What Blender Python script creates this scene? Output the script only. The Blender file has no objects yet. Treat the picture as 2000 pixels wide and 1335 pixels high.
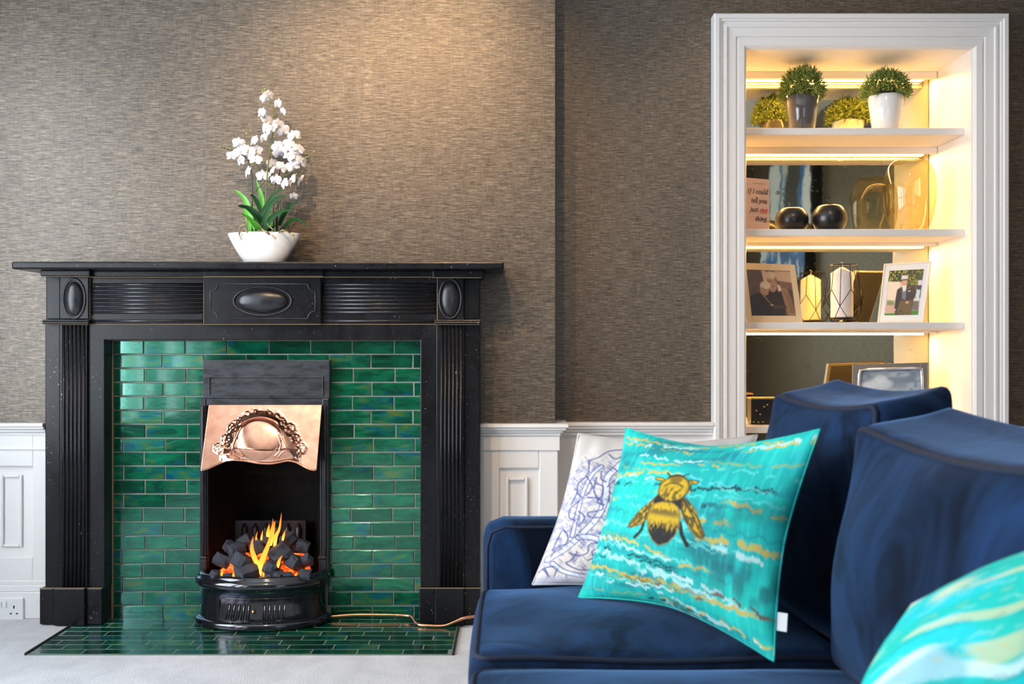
import bpy, bmesh, math, random
import numpy as np
from mathutils import Vector, Matrix, Euler

random.seed(7)
rng = np.random.default_rng(7)
scene = bpy.context.scene
COL = scene.collection
PI = math.pi

# ------------------------------------------------------------------ camera
F, CX, HY, CZ = 1944.0, 1000.0, 680.0, 1.03     # focal length in px of the 2000 px frame, horizon row, eye height
cam_d = bpy.data.cameras.new('camera')
cam = bpy.data.objects.new('camera', cam_d)
COL.objects.link(cam)
cam.location = (0, 0, CZ)
cam.rotation_euler = (PI / 2, 0, 0)
cam_d.sensor_width = 36.0
cam_d.lens = F * 36.0 / 2000.0
cam_d.shift_y = (HY - 667.5) / 2000.0
cam_d.clip_start = 0.05
cam_d.dof.use_dof = True
cam_d.dof.focus_distance = 3.75
cam_d.dof.aperture_fstop = 4.5
scene.camera = cam

# ------------------------------------------------------------------ view, world, lights
scene.view_settings.view_transform = 'Standard'
scene.view_settings.look = 'None'
scene.view_settings.gamma = 1.0
scene.view_settings.use_curve_mapping = False
scene.view_settings.exposure = 0.22
scene.cycles.use_denoising = True
scene.cycles.max_bounces = 10
scene.cycles.diffuse_bounces = 5
scene.cycles.glossy_bounces = 5
scene.cycles.transmission_bounces = 10
scene.cycles.transparent_max_bounces = 12
scene.cycles.sample_clamp_indirect = 6.0
scene.cycles.caustics_refractive = False
scene.cycles.caustics_reflective = False

world = bpy.data.worlds.new('sky')
scene.world = world
world.use_nodes = True
bg = world.node_tree.nodes['Background']
bg.inputs[0].default_value = (0.62, 0.78, 1.0, 1)
bg.inputs[1].default_value = 1.2


def area(name, loc, aim, sx, sy, power, color):
    l = bpy.data.lights.new(name, 'AREA')
    l.shape = 'RECTANGLE'
    l.size, l.size_y = sx, sy
    l.energy = power
    l.color = color
    o = bpy.data.objects.new(name, l)
    COL.objects.link(o)
    o.location = loc
    o.rotation_euler = (Vector(aim) - Vector(loc)).to_track_quat('-Z', 'Y').to_euler()
    o['kind'] = 'helper'
    return o


def spot(name, loc, aim, power, color, angle, blend=0.6, radius=0.04):
    l = bpy.data.lights.new(name, 'SPOT')
    l.energy = power
    l.color = color
    l.spot_size = math.radians(angle)
    l.spot_blend = blend
    l.shadow_soft_size = radius
    o = bpy.data.objects.new(name, l)
    COL.objects.link(o)
    o.location = loc
    o.rotation_euler = (Vector(aim) - Vector(loc)).to_track_quat('-Z', 'Y').to_euler()
    return o


DAY = (0.85, 0.92, 1.0)
WARM = (1.0, 0.66, 0.36)
LED = (1.0, 0.56, 0.19)
# daylight at the two tall windows in the left wall and at the one behind the camera
area('window_daylight', (-2.72, 2.22, 1.55), (0, 2.22, 1.45), 1.3, 2.1, 96, DAY)
area('window_daylight', (-2.72, 0.90, 1.55), (0, 0.90, 1.45), 0.8, 2.1, 75, DAY)
area('window_daylight', (-2.72, -0.25, 1.55), (0, -0.25, 1.45), 0.9, 2.1, 30, DAY)
area('window_daylight', (1.1, -2.53, 1.55), (1.1, 0, 1.5), 1.3, 2.1, 10, DAY)
# ceiling downlights
spot('ceiling_downlight', (-0.32, 2.0, 3.05), (-0.36, 3.8, 1.75), 105, WARM, 52, 1.0)
spot('ceiling_downlight', (-1.05, 1.6, 3.05), (-0.45, 3.7, 1.2), 120, WARM, 60, 0.9)
spot('ceiling_downlight', (0.85, 1.9, 3.05), (1.4, 3.8, 1.3), 48, WARM, 62, 0.9)
# led strips of the alcove shelves
LED_Y = 4.335
for zc, pw in ((2.196, 8.5), (1.868, 7.5), (1.464, 7.5), (1.085, 7), (0.664, 6.0)):
    area('shelf_led', (1.361, LED_Y, zc), (1.361, LED_Y - 0.03, zc - 0.2), 0.86, 0.02, pw, LED)


# ------------------------------------------------------------------ helpers
def lin(c):
    r = []
    for x in c[:3]:
        x = x / 255.0
        r.append(x / 12.92 if x <= 0.04045 else ((x + 0.055) / 1.055) ** 2.4)
    return tuple(r)


def W(px, py, d):
    return Vector(((px - CX) * d / F, d, CZ - (py - HY) * d / F))


def WX(px, d):
    return (px - CX) * d / F


def WZ(py, d):
    return CZ - (py - HY) * d / F


class MB:
    """collects polygons for one mesh"""

    def __init__(self):
        self.v, self.f, self.mi, self.sm = [], [], [], []

    def add(self, vs, fs, mi=0, sm=False):
        b = len(self.v)
        self.v.extend([tuple(p) for p in vs])
        for f in fs:
            self.f.append([b + i for i in f])
            self.mi.append(mi)
            self.sm.append(sm)
        return self

    def box(self, x0, x1, y0, y1, z0, z1, mi=0):
        if x1 < x0: x0, x1 = x1, x0
        if y1 < y0: y0, y1 = y1, y0
        if z1 < z0: z0, z1 = z1, z0
        vs = [(x0, y0, z0), (x1, y0, z0), (x1, y1, z0), (x0, y1, z0), (x0, y0, z1), (x1, y0, z1), (x1, y1, z1), (x0, y1, z1)]
        fs = [(0, 3, 2, 1), (4, 5, 6, 7), (0, 1, 5, 4), (1, 2, 6, 5), (2, 3, 7, 6), (3, 0, 4, 7)]
        return self.add(vs, fs, mi)

    def pbox(self, x0, y0, x1, y1, d0, d1, mi=0):
        """box whose front face (at depth d0) is given in pixels, going back to depth d1"""
        return self.box(WX(x0, d0), WX(x1, d0), d0, d1, WZ(y1, d0), WZ(y0, d0), mi)

    def grid(self, P, mi=0, sm=True, closed_u=False, closed_v=False, flip=False):
        P = np.asarray(P, float)
        n, m = P.shape[:2]
        fs = []
        for i in range(n if closed_u else n - 1):
            for j in range(m if closed_v else m - 1):
                a, b = i * m + j, ((i + 1) % n) * m + j
                c, d = ((i + 1) % n) * m + (j + 1) % m, i * m + (j + 1) % m
                fs.append((a, d, c, b) if flip else (a, b, c, d))
        return self.add(P.reshape(-1, 3).tolist(), fs, mi, sm)

    def tube(self, pts, r, n=8, mi=0, closed=False, caps=True, flat=1.0, up=None):
        pts = [Vector(p) for p in pts]
        k = len(pts)
        rs = r if hasattr(r, '__len__') else [r] * k
        rings = []
        u = None
        for i, p in enumerate(pts):
            if closed:
                t = pts[(i + 1) % k] - pts[i - 1]
            else:
                t = pts[min(i + 1, k - 1)] - pts[max(i - 1, 0)]
            if t.length < 1e-9: t = Vector((0, 0, 1))
            t.normalize()
            if up is not None:
                u = Vector(up)
            elif u is None:
                u = Vector((0, 0, 1)) if abs(t.z) < 0.9 else Vector((1, 0, 0))
            u = (u - t * u.dot(t))
            if u.length < 1e-6: u = t.orthogonal()
            u.normalize()
            w = t.cross(u)
            rings.append([p + (u * math.cos(2 * PI * q / n) * flat + w * math.sin(2 * PI * q / n)) * rs[i] for q in range(n)])
        vs = [p for ring in rings for p in ring]
        fs = []
        for i in range(k if closed else k - 1):
            for q in range(n):
                a, b = i * n + q, i * n + (q + 1) % n
                c, d = ((i + 1) % k) * n + (q + 1) % n, ((i + 1) % k) * n + q
                fs.append((a, b, c, d))
        if caps and not closed:
            fs.append(tuple(range(n))[::-1])
            fs.append(tuple((k - 1) * n + q for q in range(n)))
        return self.add(vs, fs, mi, True)

    def lathe(self, c, prof, n=32, sx=1.0, sy=1.0, mi=0):
        c = Vector(c)
        P = np.zeros((len(prof), n, 3))
        for i, (r, z) in enumerate(prof):
            for q in range(n):
                a = 2 * PI * q / n
                P[i, q] = (c.x + r * math.cos(a) * sx, c.y + r * math.sin(a) * sy, c.z + z)
        return self.grid(P, mi, True, closed_v=True, flip=True)

    def ell(self, c, rx, ry, rz, n=16, m=10, mi=0):
        prof = [(max(1e-4, math.sin(PI * i / m)), -math.cos(PI * i / m)) for i in range(m + 1)]
        c = Vector(c)
        P = np.zeros((m + 1, n, 3))
        for i, (r, z) in enumerate(prof):
            for q in range(n):
                a = 2 * PI * q / n
                P[i, q] = (c.x + r * math.cos(a) * rx, c.y + r * math.sin(a) * ry, c.z + z * rz)
        return self.grid(P, mi, True, closed_v=True, flip=True)

    def mesh(self, name, mats, off=(0, 0, 0), colors=None):
        me = bpy.data.meshes.new(name)
        V = np.asarray(self.v, float) - np.asarray(off)
        me.from_pydata(V.tolist(), [], self.f)
        for m in (mats if isinstance(mats, (list, tuple)) else [mats]):
            me.materials.append(m)
        me.polygons.foreach_set('material_index', self.mi)
        me.polygons.foreach_set('use_smooth', self.sm)
        if colors is not None:
            at = me.color_attributes.new('Col', 'FLOAT_COLOR', 'POINT')
            c = np.ones((len(self.v), 4), np.float32)
            c[:, :3] = colors
            at.data.foreach_set('color', c.ravel())
        me.update()
        return me


WL = {}   # object name -> world location of its origin


def link(o, parent, wloc):
    COL.objects.link(o)
    WL[o.name] = Vector(wloc)
    if parent is not None:
        o.parent = parent
        o.location = Vector(wloc) - WL[parent.name]
    else:
        o.location = wloc
    return o


def thing(name, label, cat, loc, group=None):
    o = bpy.data.objects.new(name, None)
    o.empty_display_size = 0.05
    link(o, None, loc)
    o['label'], o['category'] = label, cat
    if group: o['group'] = group
    return o


def tag(o, label, cat, group=None):
    o['label'], o['category'] = label, cat
    if group: o['group'] = group
    return o


def bev(o, w, seg=2, ang=40):
    m = o.modifiers.new('bevel', 'BEVEL')
    m.width = w
    m.segments = seg
    m.limit_method = 'ANGLE'
    m.angle_limit = math.radians(ang)
    return o


def obj(name, mb, mats, parent=None, loc=None, bevel=0, colors=None, label=None, stuff=False):
    wl = Vector(loc) if loc is not None else (WL[parent.name] if parent else Vector((0, 0, 0)))
    o = bpy.data.objects.new(name, mb.mesh(name, mats, wl, colors))
    link(o, parent, wl)
    if bevel: bev(o, bevel)
    if label: o['label'] = label
    if stuff: o['kind'] = 'stuff'
    return o


def struct(name, mb, mats, parent=None, bevel=0):
    o = obj(name, mb, mats, parent, bevel=bevel)
    if parent is None: o['kind'] = 'structure'
    return o


def inst(name, me, parent, wloc, rot=None, scale=None):
    o = bpy.data.objects.new(name, me)
    link(o, parent, wloc)
    if rot is not None: o.rotation_euler = rot
    if scale is not None: o.scale = scale
    return o


# ------------------------------------------------------------------ materials
class NT:
    def __init__(self, name):
        self.m = bpy.data.materials.new(name)
        self.m.use_nodes = True
        self.t = self.m.node_tree
        self.b = self.t.nodes['Principled BSDF']
        self.tc = None

    def n(self, typ, **kw):
        nd = self.t.nodes.new(typ)
        for k, v in kw.items():
            if k.startswith('i_'):
                key = k[2:]
                nd.inputs[int(key) if key.isdigit() else key.replace('_', ' ')].default_value = v
            else:
                setattr(nd, k, v)
        return nd

    def l(self, a, b):
        self.t.links.new(a, b)

    def coord(self, scale=(1, 1, 1), kind='Object', rot=(0, 0, 0)):
        if self.tc is None: self.tc = self.n('ShaderNodeTexCoord')
        mp = self.n('ShaderNodeMapping')
        mp.inputs['Scale'].default_value = scale
        mp.inputs['Rotation'].default_value = rot
        self.l(self.tc.outputs[kind], mp.inputs['Vector'])
        return mp.outputs[0]

    def noise(self, vec, scale=5, detail=3, rough=0.5, dist=0.0):
        nd = self.n('ShaderNodeTexNoise')
        nd.inputs['Scale'].default_value = scale
        nd.inputs['Detail'].default_value = detail
        nd.inputs['Roughness'].default_value = rough
        nd.inputs['Distortion'].default_value = dist
        if vec is not None: self.l(vec, nd.inputs['Vector'])
        return nd.outputs['Fac']

    def ramp(self, fac, stops, interp='LINEAR'):
        nd = self.n('ShaderNodeValToRGB')
        nd.color_ramp.interpolation = interp
        el = nd.color_ramp.elements
        while len(el) < len(stops): el.new(0.5)
        for e, (p, c) in zip(el, stops):
            e.position = p
            e.color = (c[0], c[1], c[2], 1) if hasattr(c, '__len__') else (c, c, c, 1)
        self.l(fac, nd.inputs[0])
        return nd.outputs[0]

    def mix(self, fac, a, b, mode='MIX'):
        nd = self.n('ShaderNodeMix', data_type='RGBA', blend_type=mode)
        for sock, val in ((nd.inputs[0], fac), (nd.inputs[6], a), (nd.inputs[7], b)):
            if isinstance(val, bpy.types.NodeSocket): self.l(val, sock)
            elif hasattr(val, '__len__'): sock.default_value = (val[0], val[1], val[2], 1)
            else: sock.default_value = val
        return nd.outputs[2]

    def math(self, op, a, b=0.0, clamp=False):
        nd = self.n('ShaderNodeMath', operation=op, use_clamp=clamp)
        for sock, val in ((nd.inputs[0], a), (nd.inputs[1], b)):
            if isinstance(val, bpy.types.NodeSocket): self.l(val, sock)
            else: sock.default_value = val
        return nd.outputs[0]

    def bump(self, h, strength=0.3, dist=0.002):
        nd = self.n('ShaderNodeBump')
        nd.inputs['Strength'].default_value = strength
        nd.inputs['Distance'].default_value = dist
        self.l(h, nd.inputs['Height'])
        self.l(nd.outputs[0], self.b.inputs['Normal'])
        return nd

    def set(self, **kw):
        for k, v in kw.items():
            s = self.b.inputs[k.replace('_', ' ')]
            if isinstance(v, bpy.types.NodeSocket): self.l(v, s)
            elif hasattr(v, '__len__') and len(v) == 3: s.default_value = (*v, 1)
            else: s.default_value = v
        return self


def plain(name, c, rough=0.5, **kw):
    t = NT(name)
    t.set(Base_Color=c, Roughness=rough, **kw)
    return t.m


def mat_wallpaper():
    t = NT('grasscloth_wallpaper')
    a = t.noise(t.coord((17, 17, 300)), 1.0, 3.0, 0.62)
    b = t.noise(t.coord((60, 60, 620)), 1.0, 2.0, 0.5)
    c = t.noise(t.coord((330, 330, 16)), 1.0, 1.0, 0.5)
    big = t.noise(t.coord((3.5, 3.5, 5)), 1.0, 2.0, 0.5)
    f = t.math('ADD', t.math('MULTIPLY', a, 0.55), t.math('MULTIPLY', b, 0.34))
    f = t.math('ADD', f, t.math('MULTIPLY', c, 0.12))
    f = t.math('ADD', f, t.math('MULTIPLY', big, 0.03))
    col = t.ramp(f, [(0.39, (0.022, 0.016, 0.010)), (0.47, (0.078, 0.060, 0.041)), (0.55, (0.140, 0.110, 0.078)), (0.65, (0.27, 0.216, 0.158))])
    # faint butt joints between the drops of paper
    sx = t.n('ShaderNodeSeparateXYZ')
    t.l(t.coord(), sx.inputs[0])
    fr = t.math('FRACT', t.math('ADD', t.math('MULTIPLY', sx.outputs[0], 1 / 1.41), 0.1667))
    seam = t.math('LESS_THAN', fr, 0.0012)
    col = t.mix(t.math('MULTIPLY', seam, 0.10), col, (0.42, 0.37, 0.32))
    t.set(Base_Color=col, Roughness=0.42, Metallic=0.35, IOR=1.7)
    t.b.inputs['Specular IOR Level'].default_value = 0.5
    t.bump(f, 0.4, 0.0014)
    return t.m


def mat_paint(name='white_paint', c=(0.80, 0.79, 0.775), rough=0.42):
    t = NT(name)
    n = t.noise(t.coord((30, 30, 30)), 1.0, 3)
    t.set(Base_Color=t.mix(t.math('MULTIPLY', n, 0.06), c, (c[0] * 0.86, c[1] * 0.85, c[2] * 0.83)), Roughness=rough)
    t.bump(n, 0.05, 0.001)
    return t.m


def mat_slate():
    """black painted slate with chips of pale undercoat"""
    t = NT('black_slate')
    n1 = t.noise(t.coord((9, 9, 3)), 1.0, 4, 0.65)
    n2 = t.noise(t.coord((120, 120, 60)), 1.0, 3, 0.6)
    col = t.ramp(n1, [(0.3, (0.004, 0.0042, 0.0052)), (0.7, (0.010, 0.0107, 0.013))])
    scr = t.ramp(n2, [(0.60, 0.0), (0.72, 0.35)])
    col = t.mix(scr, col, (0.045, 0.046, 0.05))
    ch = t.noise(t.coord((160, 160, 110)), 1.0, 2, 0.5)
    gate = t.noise(t.coord((11, 11, 4)), 1.0, 2, 0.5)
    chips = t.math('GREATER_THAN', t.math('ADD', ch, t.math('MULTIPLY', gate, 0.30)), 0.905)
    col = t.mix(chips, col, (0.42, 0.36, 0.29))
    t.set(Base_Color=col, Roughness=t.math('ADD', t.math('MULTIPLY', n1, 0.25), 0.16))
    t.b.inputs['Specular IOR Level'].default_value = 0.28
    t.bump(n2, 0.06, 0.001)
    return t.m


def mat_iron(name, rough, c=(0.012, 0.013, 0.016), coat=0.0):
    t = NT(name)
    n = t.noise(t.coord((40, 40, 25)), 1.0, 4, 0.6)
    col = t.ramp(n, [(0.3, (c[0] * 0.6, c[1] * 0.6, c[2] * 0.6)), (0.7, (c[0] * 1.7, c[1] * 1.7, c[2] * 1.75))])
    t.set(Base_Color=col, Roughness=t.math('ADD', t.math('MULTIPLY', n, 0.2), rough))
    t.b.inputs['Coat Weight'].default_value = coat
    t.b.inputs['Coat Roughness'].default_value = 0.06
    t.bump(n, 0.12, 0.001)
    return t.m


def mat_soot_plate():
    t = NT('blackleaded_plate')
    n = t.noise(t.coord((12, 12, 42)), 1.0, 4, 0.7)
    n2 = t.noise(t.coord((90, 90, 260)), 1.0, 2, 0.6)
    col = t.ramp(n, [(0.38, (0.008, 0.009, 0.011)), (0.5, (0.030, 0.034, 0.040)), (0.7, (0.045, 0.05, 0.058))])
    chips = t.math('GREATER_THAN', n2, 0.74)
    col = t.mix(chips, col, (0.30, 0.29, 0.27))
    t.set(Base_Color=col, Roughness=0.45, Metallic=0.3)
    t.bump(n, 0.1, 0.001)
    return t.m


def mat_tile(name='green_glaze', dark=0.0):
    t = NT(name)
    oi = t.n('ShaderNodeObjectInfo')
    gc = t.n('ShaderNodeTexCoord')
    off = t.n('ShaderNodeVectorMath', operation='ADD')
    sc = t.n('ShaderNodeVectorMath', operation='SCALE')
    sc.inputs['Scale'].default_value = 37.0
    cmb = t.n('ShaderNodeCombineXYZ')
    t.l(oi.outputs['Random'], cmb.inputs[0])
    t.l(oi.outputs['Random'], cmb.inputs[2])
    t.l(cmb.outputs[0], sc.inputs[0])
    t.l(gc.outputs['Object'], off.inputs[0])
    t.l(sc.outputs[0], off.inputs[1])
    mp = t.n('ShaderNodeMapping')
    mp.inputs['Scale'].default_value = (11, 11, 34)
    t.l(off.outputs[0], mp.inputs[0])
    n = t.noise(mp.outputs[0], 1.0, 3, 0.6, 0.6)
    mp2 = t.n('ShaderNodeMapping')
    mp2.inputs['Scale'].default_value = (6, 6, 14)
    mp2.inputs['Location'].default_value = (5, 3, 9)
    t.l(off.outputs[0], mp2.inputs[0])
    n2 = t.noise(mp2.outputs[0], 1.0, 2, 0.5)
    k = 1.0 - dark
    col = t.ramp(n, [(0.22, (0.0008 * k, 0.018 * k, 0.012 * k)), (0.42, (0.001 * k, 0.048 * k, 0.024 * k)), (0.55, (0.0015 * k, 0.080 * k, 0.038 * k)), (0.72, (0.004, 0.12 * k, 0.062 * k))])
    # lustre patches: olive, petrol blue
    rand = oi.outputs['Random']
    lus = t.math('MULTIPLY', t.ramp(n2, [(0.50, 0.0), (0.60, 1.0)]), t.math('MULTIPLY', t.math('GREATER_THAN', rand, 0.30), 0.75 * k))
    lcol = t.ramp(n, [(0.36, (0.003, 0.05, 0.11)), (0.46, (0.004, 0.09, 0.10)), (0.54, (0.03, 0.10, 0.022)), (0.64, (0.10, 0.10, 0.02)), (0.75, (0.01, 0.06, 0.09))])
    col = t.mix(lus, col, lcol)
    shade = t.math('ADD', t.math('MULTIPLY', rand, 0.8), 0.6)
    mul = t.n('ShaderNodeVectorMath', operation='SCALE')
    t.l(col, mul.inputs[0])
    t.l(shade, mul.inputs['Scale'])
    t.set(Base_Color=mul.outputs[0], Roughness=0.12 + 0.3 * dark)
    t.b.inputs['Specular IOR Level'].default_value = 0.5
    t.b.inputs['Coat Weight'].default_value = 0.5 * k
    t.b.inputs['Coat Roughness'].default_value = 0.04
    t.b.inputs['Thin Film Thickness'].default_value = 380.0
    t.b.inputs['Thin Film IOR'].default_value = 1.7
    t.bump(n, 0.10, 0.004)
    return t.m


def mat_copper():
    t = NT('polished_copper')
    n = t.noise(t.coord((25, 25, 25)), 1.0, 3, 0.6)
    col = t.ramp(n, [(0.3, (0.80, 0.38, 0.24)), (0.7, (0.93, 0.52, 0.36))])
    t.set(Base_Color=col, Metallic=1.0, Roughness=t.math('ADD', t.math('MULTIPLY', n, 0.10), 0.10))
    t.bump(n, 0.08, 0.003)
    return t.m


def mat_velvet():
    t = NT('navy_velvet')
    n = t.noise(t.coord((5.5, 5.5, 4)), 1.0, 3, 0.6, 1.2)
    f = t.noise(t.coord((500, 500, 500)), 1.0, 1)
    col = t.ramp(n, [(0.36, (0.0012, 0.0045, 0.014)), (0.50, (0.006, 0.018, 0.048)), (0.68, (0.010, 0.034, 0.098))])
    t.set(Base_Color=col, Roughness=0.85)
    t.b.inputs['Specular IOR Level'].default_value = 0.15
    t.b.inputs['Sheen Weight'].default_value = 0.50
    t.b.inputs['Sheen Roughness'].default_value = 0.35
    t.b.inputs['Sheen Tint'].default_value = (0.20, 0.40, 0.75, 1)
    h = t.math('ADD', t.math('MULTIPLY', n, 0.5), t.math('MULTIPLY', f, 0.05))
    t.bump(h, 0.25, 0.02)
    return t.m


def mat_carpet():
    t = NT('pale_grey_carpet')
    n = t.noise(t.coord((230, 230, 230)), 1.0, 2, 0.7)
    b = t.noise(t.coord((7, 5, 5)), 1.0, 3, 0.6, 0.8)
    f = t.math('ADD', t.math('MULTIPLY', n, 0.5), t.math('MULTIPLY', b, 0.5))
    col = t.ramp(f, [(0.32, (0.52, 0.51, 0.52)), (0.50, (0.66, 0.65, 0.665)), (0.68, (0.78, 0.77, 0.785))])
    t.set(Base_Color=col, Roughness=0.95)
    t.b.inputs['Sheen Weight'].default_value = 0.3
    t.bump(n, 0.9, 0.006)
    return t.m


def mat_vcol(name, rough=0.5, sheen=0.0, coat=0.0, weave=0, wb=0.15):
    t = NT(name)
    a = t.n('ShaderNodeVertexColor', layer_name='Col')
    t.set(Base_Color=a.outputs[0], Roughness=rough)
    t.b.inputs['Sheen Weight'].default_value = sheen
    t.b.inputs['Coat Weight'].default_value = coat
    if weave:
        n = t.noise(t.coord((weave, weave, weave)), 1.0, 2, 0.6)
        t.bump(n, wb, 0.002)
    return t.m


def mat_emit(name, c, s):
    t = NT(name)
    t.set(Base_Color=(0, 0, 0), Roughness=1.0)
    t.b.inputs['Emission Color'].default_value = (*c, 1)
    t.b.inputs['Emission Strength'].default_value = s
    return t.m


def mat_mirror():
    """foxed antique mirror"""
    t = NT('antique_mirror')
    n = t.noise(t.coord((9, 9, 12)), 1.0, 4, 0.65, 0.4)
    sp = t.noise(t.coord((60, 60, 70)), 1.0, 3, 0.6)
    fox = t.ramp(t.math('ADD', t.math('MULTIPLY', n, 0.7), t.math('MULTIPLY', sp, 0.3)), [(0.58, 0.0), (0.70, 0.8)])
    col = t.mix(fox, (0.72, 0.66, 0.46), (0.40, 0.36, 0.24))
    t.set(Base_Color=col, Metallic=1.0, Roughness=t.math('ADD', t.math('MULTIPLY', fox, 0.30), 0.025))
    t.bump(t.noise(t.coord((22, 22, 22)), 1.0, 2), 0.03, 0.002)
    return t.m


def mat_flame():
    t = NT('flame')
    t.t.nodes.remove(t.b)
    out = [x for x in t.t.nodes if x.type == 'OUTPUT_MATERIAL'][0]
    tc = t.n('ShaderNodeTexCoord')
    sx = t.n('ShaderNodeSeparateXYZ')
    t.l(tc.outputs['Generated'], sx.inputs[0])
    col = t.ramp(sx.outputs[2], [(0.0, (1.0, 0.52, 0.10)), (0.25, (1.0, 0.34, 0.035)), (1.0, (1.0, 0.20, 0.02))])
    em = t.n('ShaderNodeEmission')
    t.l(col, em.inputs[0])
    em.inputs[1].default_value = 2.2
    tr = t.n('ShaderNodeBsdfTransparent')
    mx = t.n('ShaderNodeMixShader')
    t.l(t.ramp(sx.outputs[2], [(0.0, 0.95), (0.55, 0.75), (1.0, 0.15)]), mx.inputs[0])
    t.l(tr.outputs[0], mx.inputs[1])
    t.l(em.outputs[0], mx.inputs[2])
    t.l(mx.outputs[0], out.inputs[0])
    return t.m


def mat_ember():
    t = NT('glowing_embers')
    n = t.noise(t.coord((45, 45, 45)), 1.0, 3, 0.6)
    e = t.ramp(n, [(0.40, (0.25, 0.01, 0.0)), (0.52, (1.0, 0.08, 0.005)), (0.66, (1.0, 0.30, 0.04))])
    t.set(Base_Color=(0.02, 0.02, 0.02), Roughness=0.9)
    t.l(e, t.b.inputs['Emission Color'])
    t.b.inputs['Emission Strength'].default_value = 1.5
    return t.m


def mat_coal():
    t = NT('coal')
    n = t.noise(t.coord((90, 90, 90)), 1.0, 4, 0.7)
    col = t.ramp(n, [(0.35, (0.012, 0.014, 0.02)), (0.68, (0.075, 0.088, 0.12))])
    t.set(Base_Color=col, Roughness=0.5)
    t.bump(n, 0.5, 0.004)
    return t.m


def mat_glass(name, c, rough=0.0, ior=1.45):
    t = NT(name)
    t.set(Base_Color=c, Roughness=rough, IOR=ior)
    t.b.inputs['Transmission Weight'].default_value = 1.0
    return t.m


def mat_thin_glass(name, c):
    """thin blown glass: one wall, clear tint plus a clean reflection"""
    t = NT(name)
    t.t.nodes.remove(t.b)
    out = [x for x in t.t.nodes if x.type == 'OUTPUT_MATERIAL'][0]
    tr = t.n('ShaderNodeBsdfTransparent')
    lw = t.n('ShaderNodeLayerWeight')
    lw.inputs[0].default_value = 0.35
    t.l(t.ramp(lw.outputs['Facing'], [(0.0, c), (0.75, (c[0] * 0.92, c[1] * 0.86, c[2] * 0.72)), (0.92, (c[0] * 0.80, c[1] * 0.70, c[2] * 0.48)), (1.0, (c[0] * 0.5, c[1] * 0.38, c[2] * 0.2))]), tr.inputs[0])
    gl = t.n('ShaderNodeBsdfGlossy')
    gl.inputs['Roughness'].default_value = 0.02
    mx = t.n('ShaderNodeMixShader')
    t.l(t.ramp(lw.outputs['Facing'], [(0.0, 0.04), (0.6, 0.07), (1.0, 0.55)]), mx.inputs[0])
    t.l(tr.outputs[0], mx.inputs[1])
    t.l(gl.outputs[0], mx.inputs[2])
    t.l(mx.outputs[0], out.inputs[0])
    return t.m


M = {}
M['wallpaper'] = mat_wallpaper()
M['white'] = mat_paint()
M['alcove'] = mat_paint('alcove_paint', (0.80, 0.775, 0.74), 0.5)
M['ceiling'] = mat_paint('ceiling_paint', (0.86, 0.85, 0.83), 0.8)
M['slate'] = mat_slate()
M['iron'] = mat_iron('cast_iron', 0.22)
M['gloss_iron'] = mat_iron('enamelled_iron', 0.04, (0.006, 0.0065, 0.009), 0.8)
M['slot_rim'] = plain('slot_rim_glint', (0.16, 0.165, 0.18), 0.15, Metallic=0.9)  # lighter metal puts the bright reflection along the vent slot rims into the colour
M['soot'] = mat_iron('sooted_iron', 0.7, (0.006, 0.0055, 0.005))
M['soot'].node_tree.nodes['Principled BSDF'].inputs['Specular IOR Level'].default_value = 0.12
M['plate'] = mat_soot_plate()
M['tile'] = mat_tile()
M['hearth_tile'] = mat_tile('hearth_glaze', 0.35)
M['grout'] = plain('grout', lin((150, 152, 138)), 0.85)
M['hearth_grout'] = plain('hearth_grout', lin((112, 124, 112)), 0.85)
M['filler'] = plain('old_filler', lin((140, 122, 92)), 0.8)
M['copper'] = mat_copper()
M['pipe'] = plain('copper_tube', (0.80, 0.36, 0.20), 0.28, Metallic=1.0)
M['velvet'] = mat_velvet()
M['piping'] = plain('navy_piping', (0.004, 0.010, 0.03), 0.8)
M['carpet'] = mat_carpet()
M['mirror'] = mat_mirror()
M['flame'] = mat_flame()
M['ember'] = mat_ember()
M['coal'] = mat_coal()
M['led'] = mat_emit('led_strip', (1.0, 0.62, 0.20), 9.0)
M['ceramic'] = plain('white_ceramic', (0.80, 0.80, 0.80), 0.12, Coat_Weight=0.5)
M['petal'] = plain('white_petal', (0.70, 0.69, 0.71), 0.55, Subsurface_Weight=0.0)
M['lip'] = plain('orchid_lip', (0.80, 0.62, 0.40), 0.5)
M['leaf'] = plain('dark_orchid_leaf', (0.010, 0.060, 0.014), 0.30)
M['leaf2'] = plain('bright_orchid_leaf', (0.10, 0.40, 0.035), 0.35)
M['stem'] = plain('orchid_stem', (0.13, 0.17, 0.03), 0.5)
M['stem2'] = plain('dark_stem', (0.05, 0.06, 0.02), 0.5)
M['bud'] = plain('orchid_bud', (0.30, 0.36, 0.10), 0.5)
M['root'] = plain('aerial_root', (0.30, 0.27, 0.14), 0.7)
M['plastic'] = plain('white_plastic', (0.80, 0.80, 0.80), 0.3)
M['darkhole'] = plain('dark_hole', (0.01, 0.01, 0.01), 0.8)

# ================================================================== SETTING
XL, XR, YB, ZT = -2.6, 2.7, -2.4, 3.1
DB, DR = 3.83, 4.00            # chimney breast face, recess wall face
XB = WX(1084, DB)              # right corner of the breast
DC = 3.95                      # inner front edge of the alcove
AX0, AX1, AT = WX(1457, DC), WX(1900, DC), WZ(95, DC)
DM = 4.362                     # mirror plane

struct('floor', MB().box(XL, XR, YB, 4.1, -0.1, 0.0), M['carpet'])
struct('ceiling', MB().box(XL, XR, YB, 4.1, ZT, ZT + 0.1), M['ceiling'])

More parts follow.
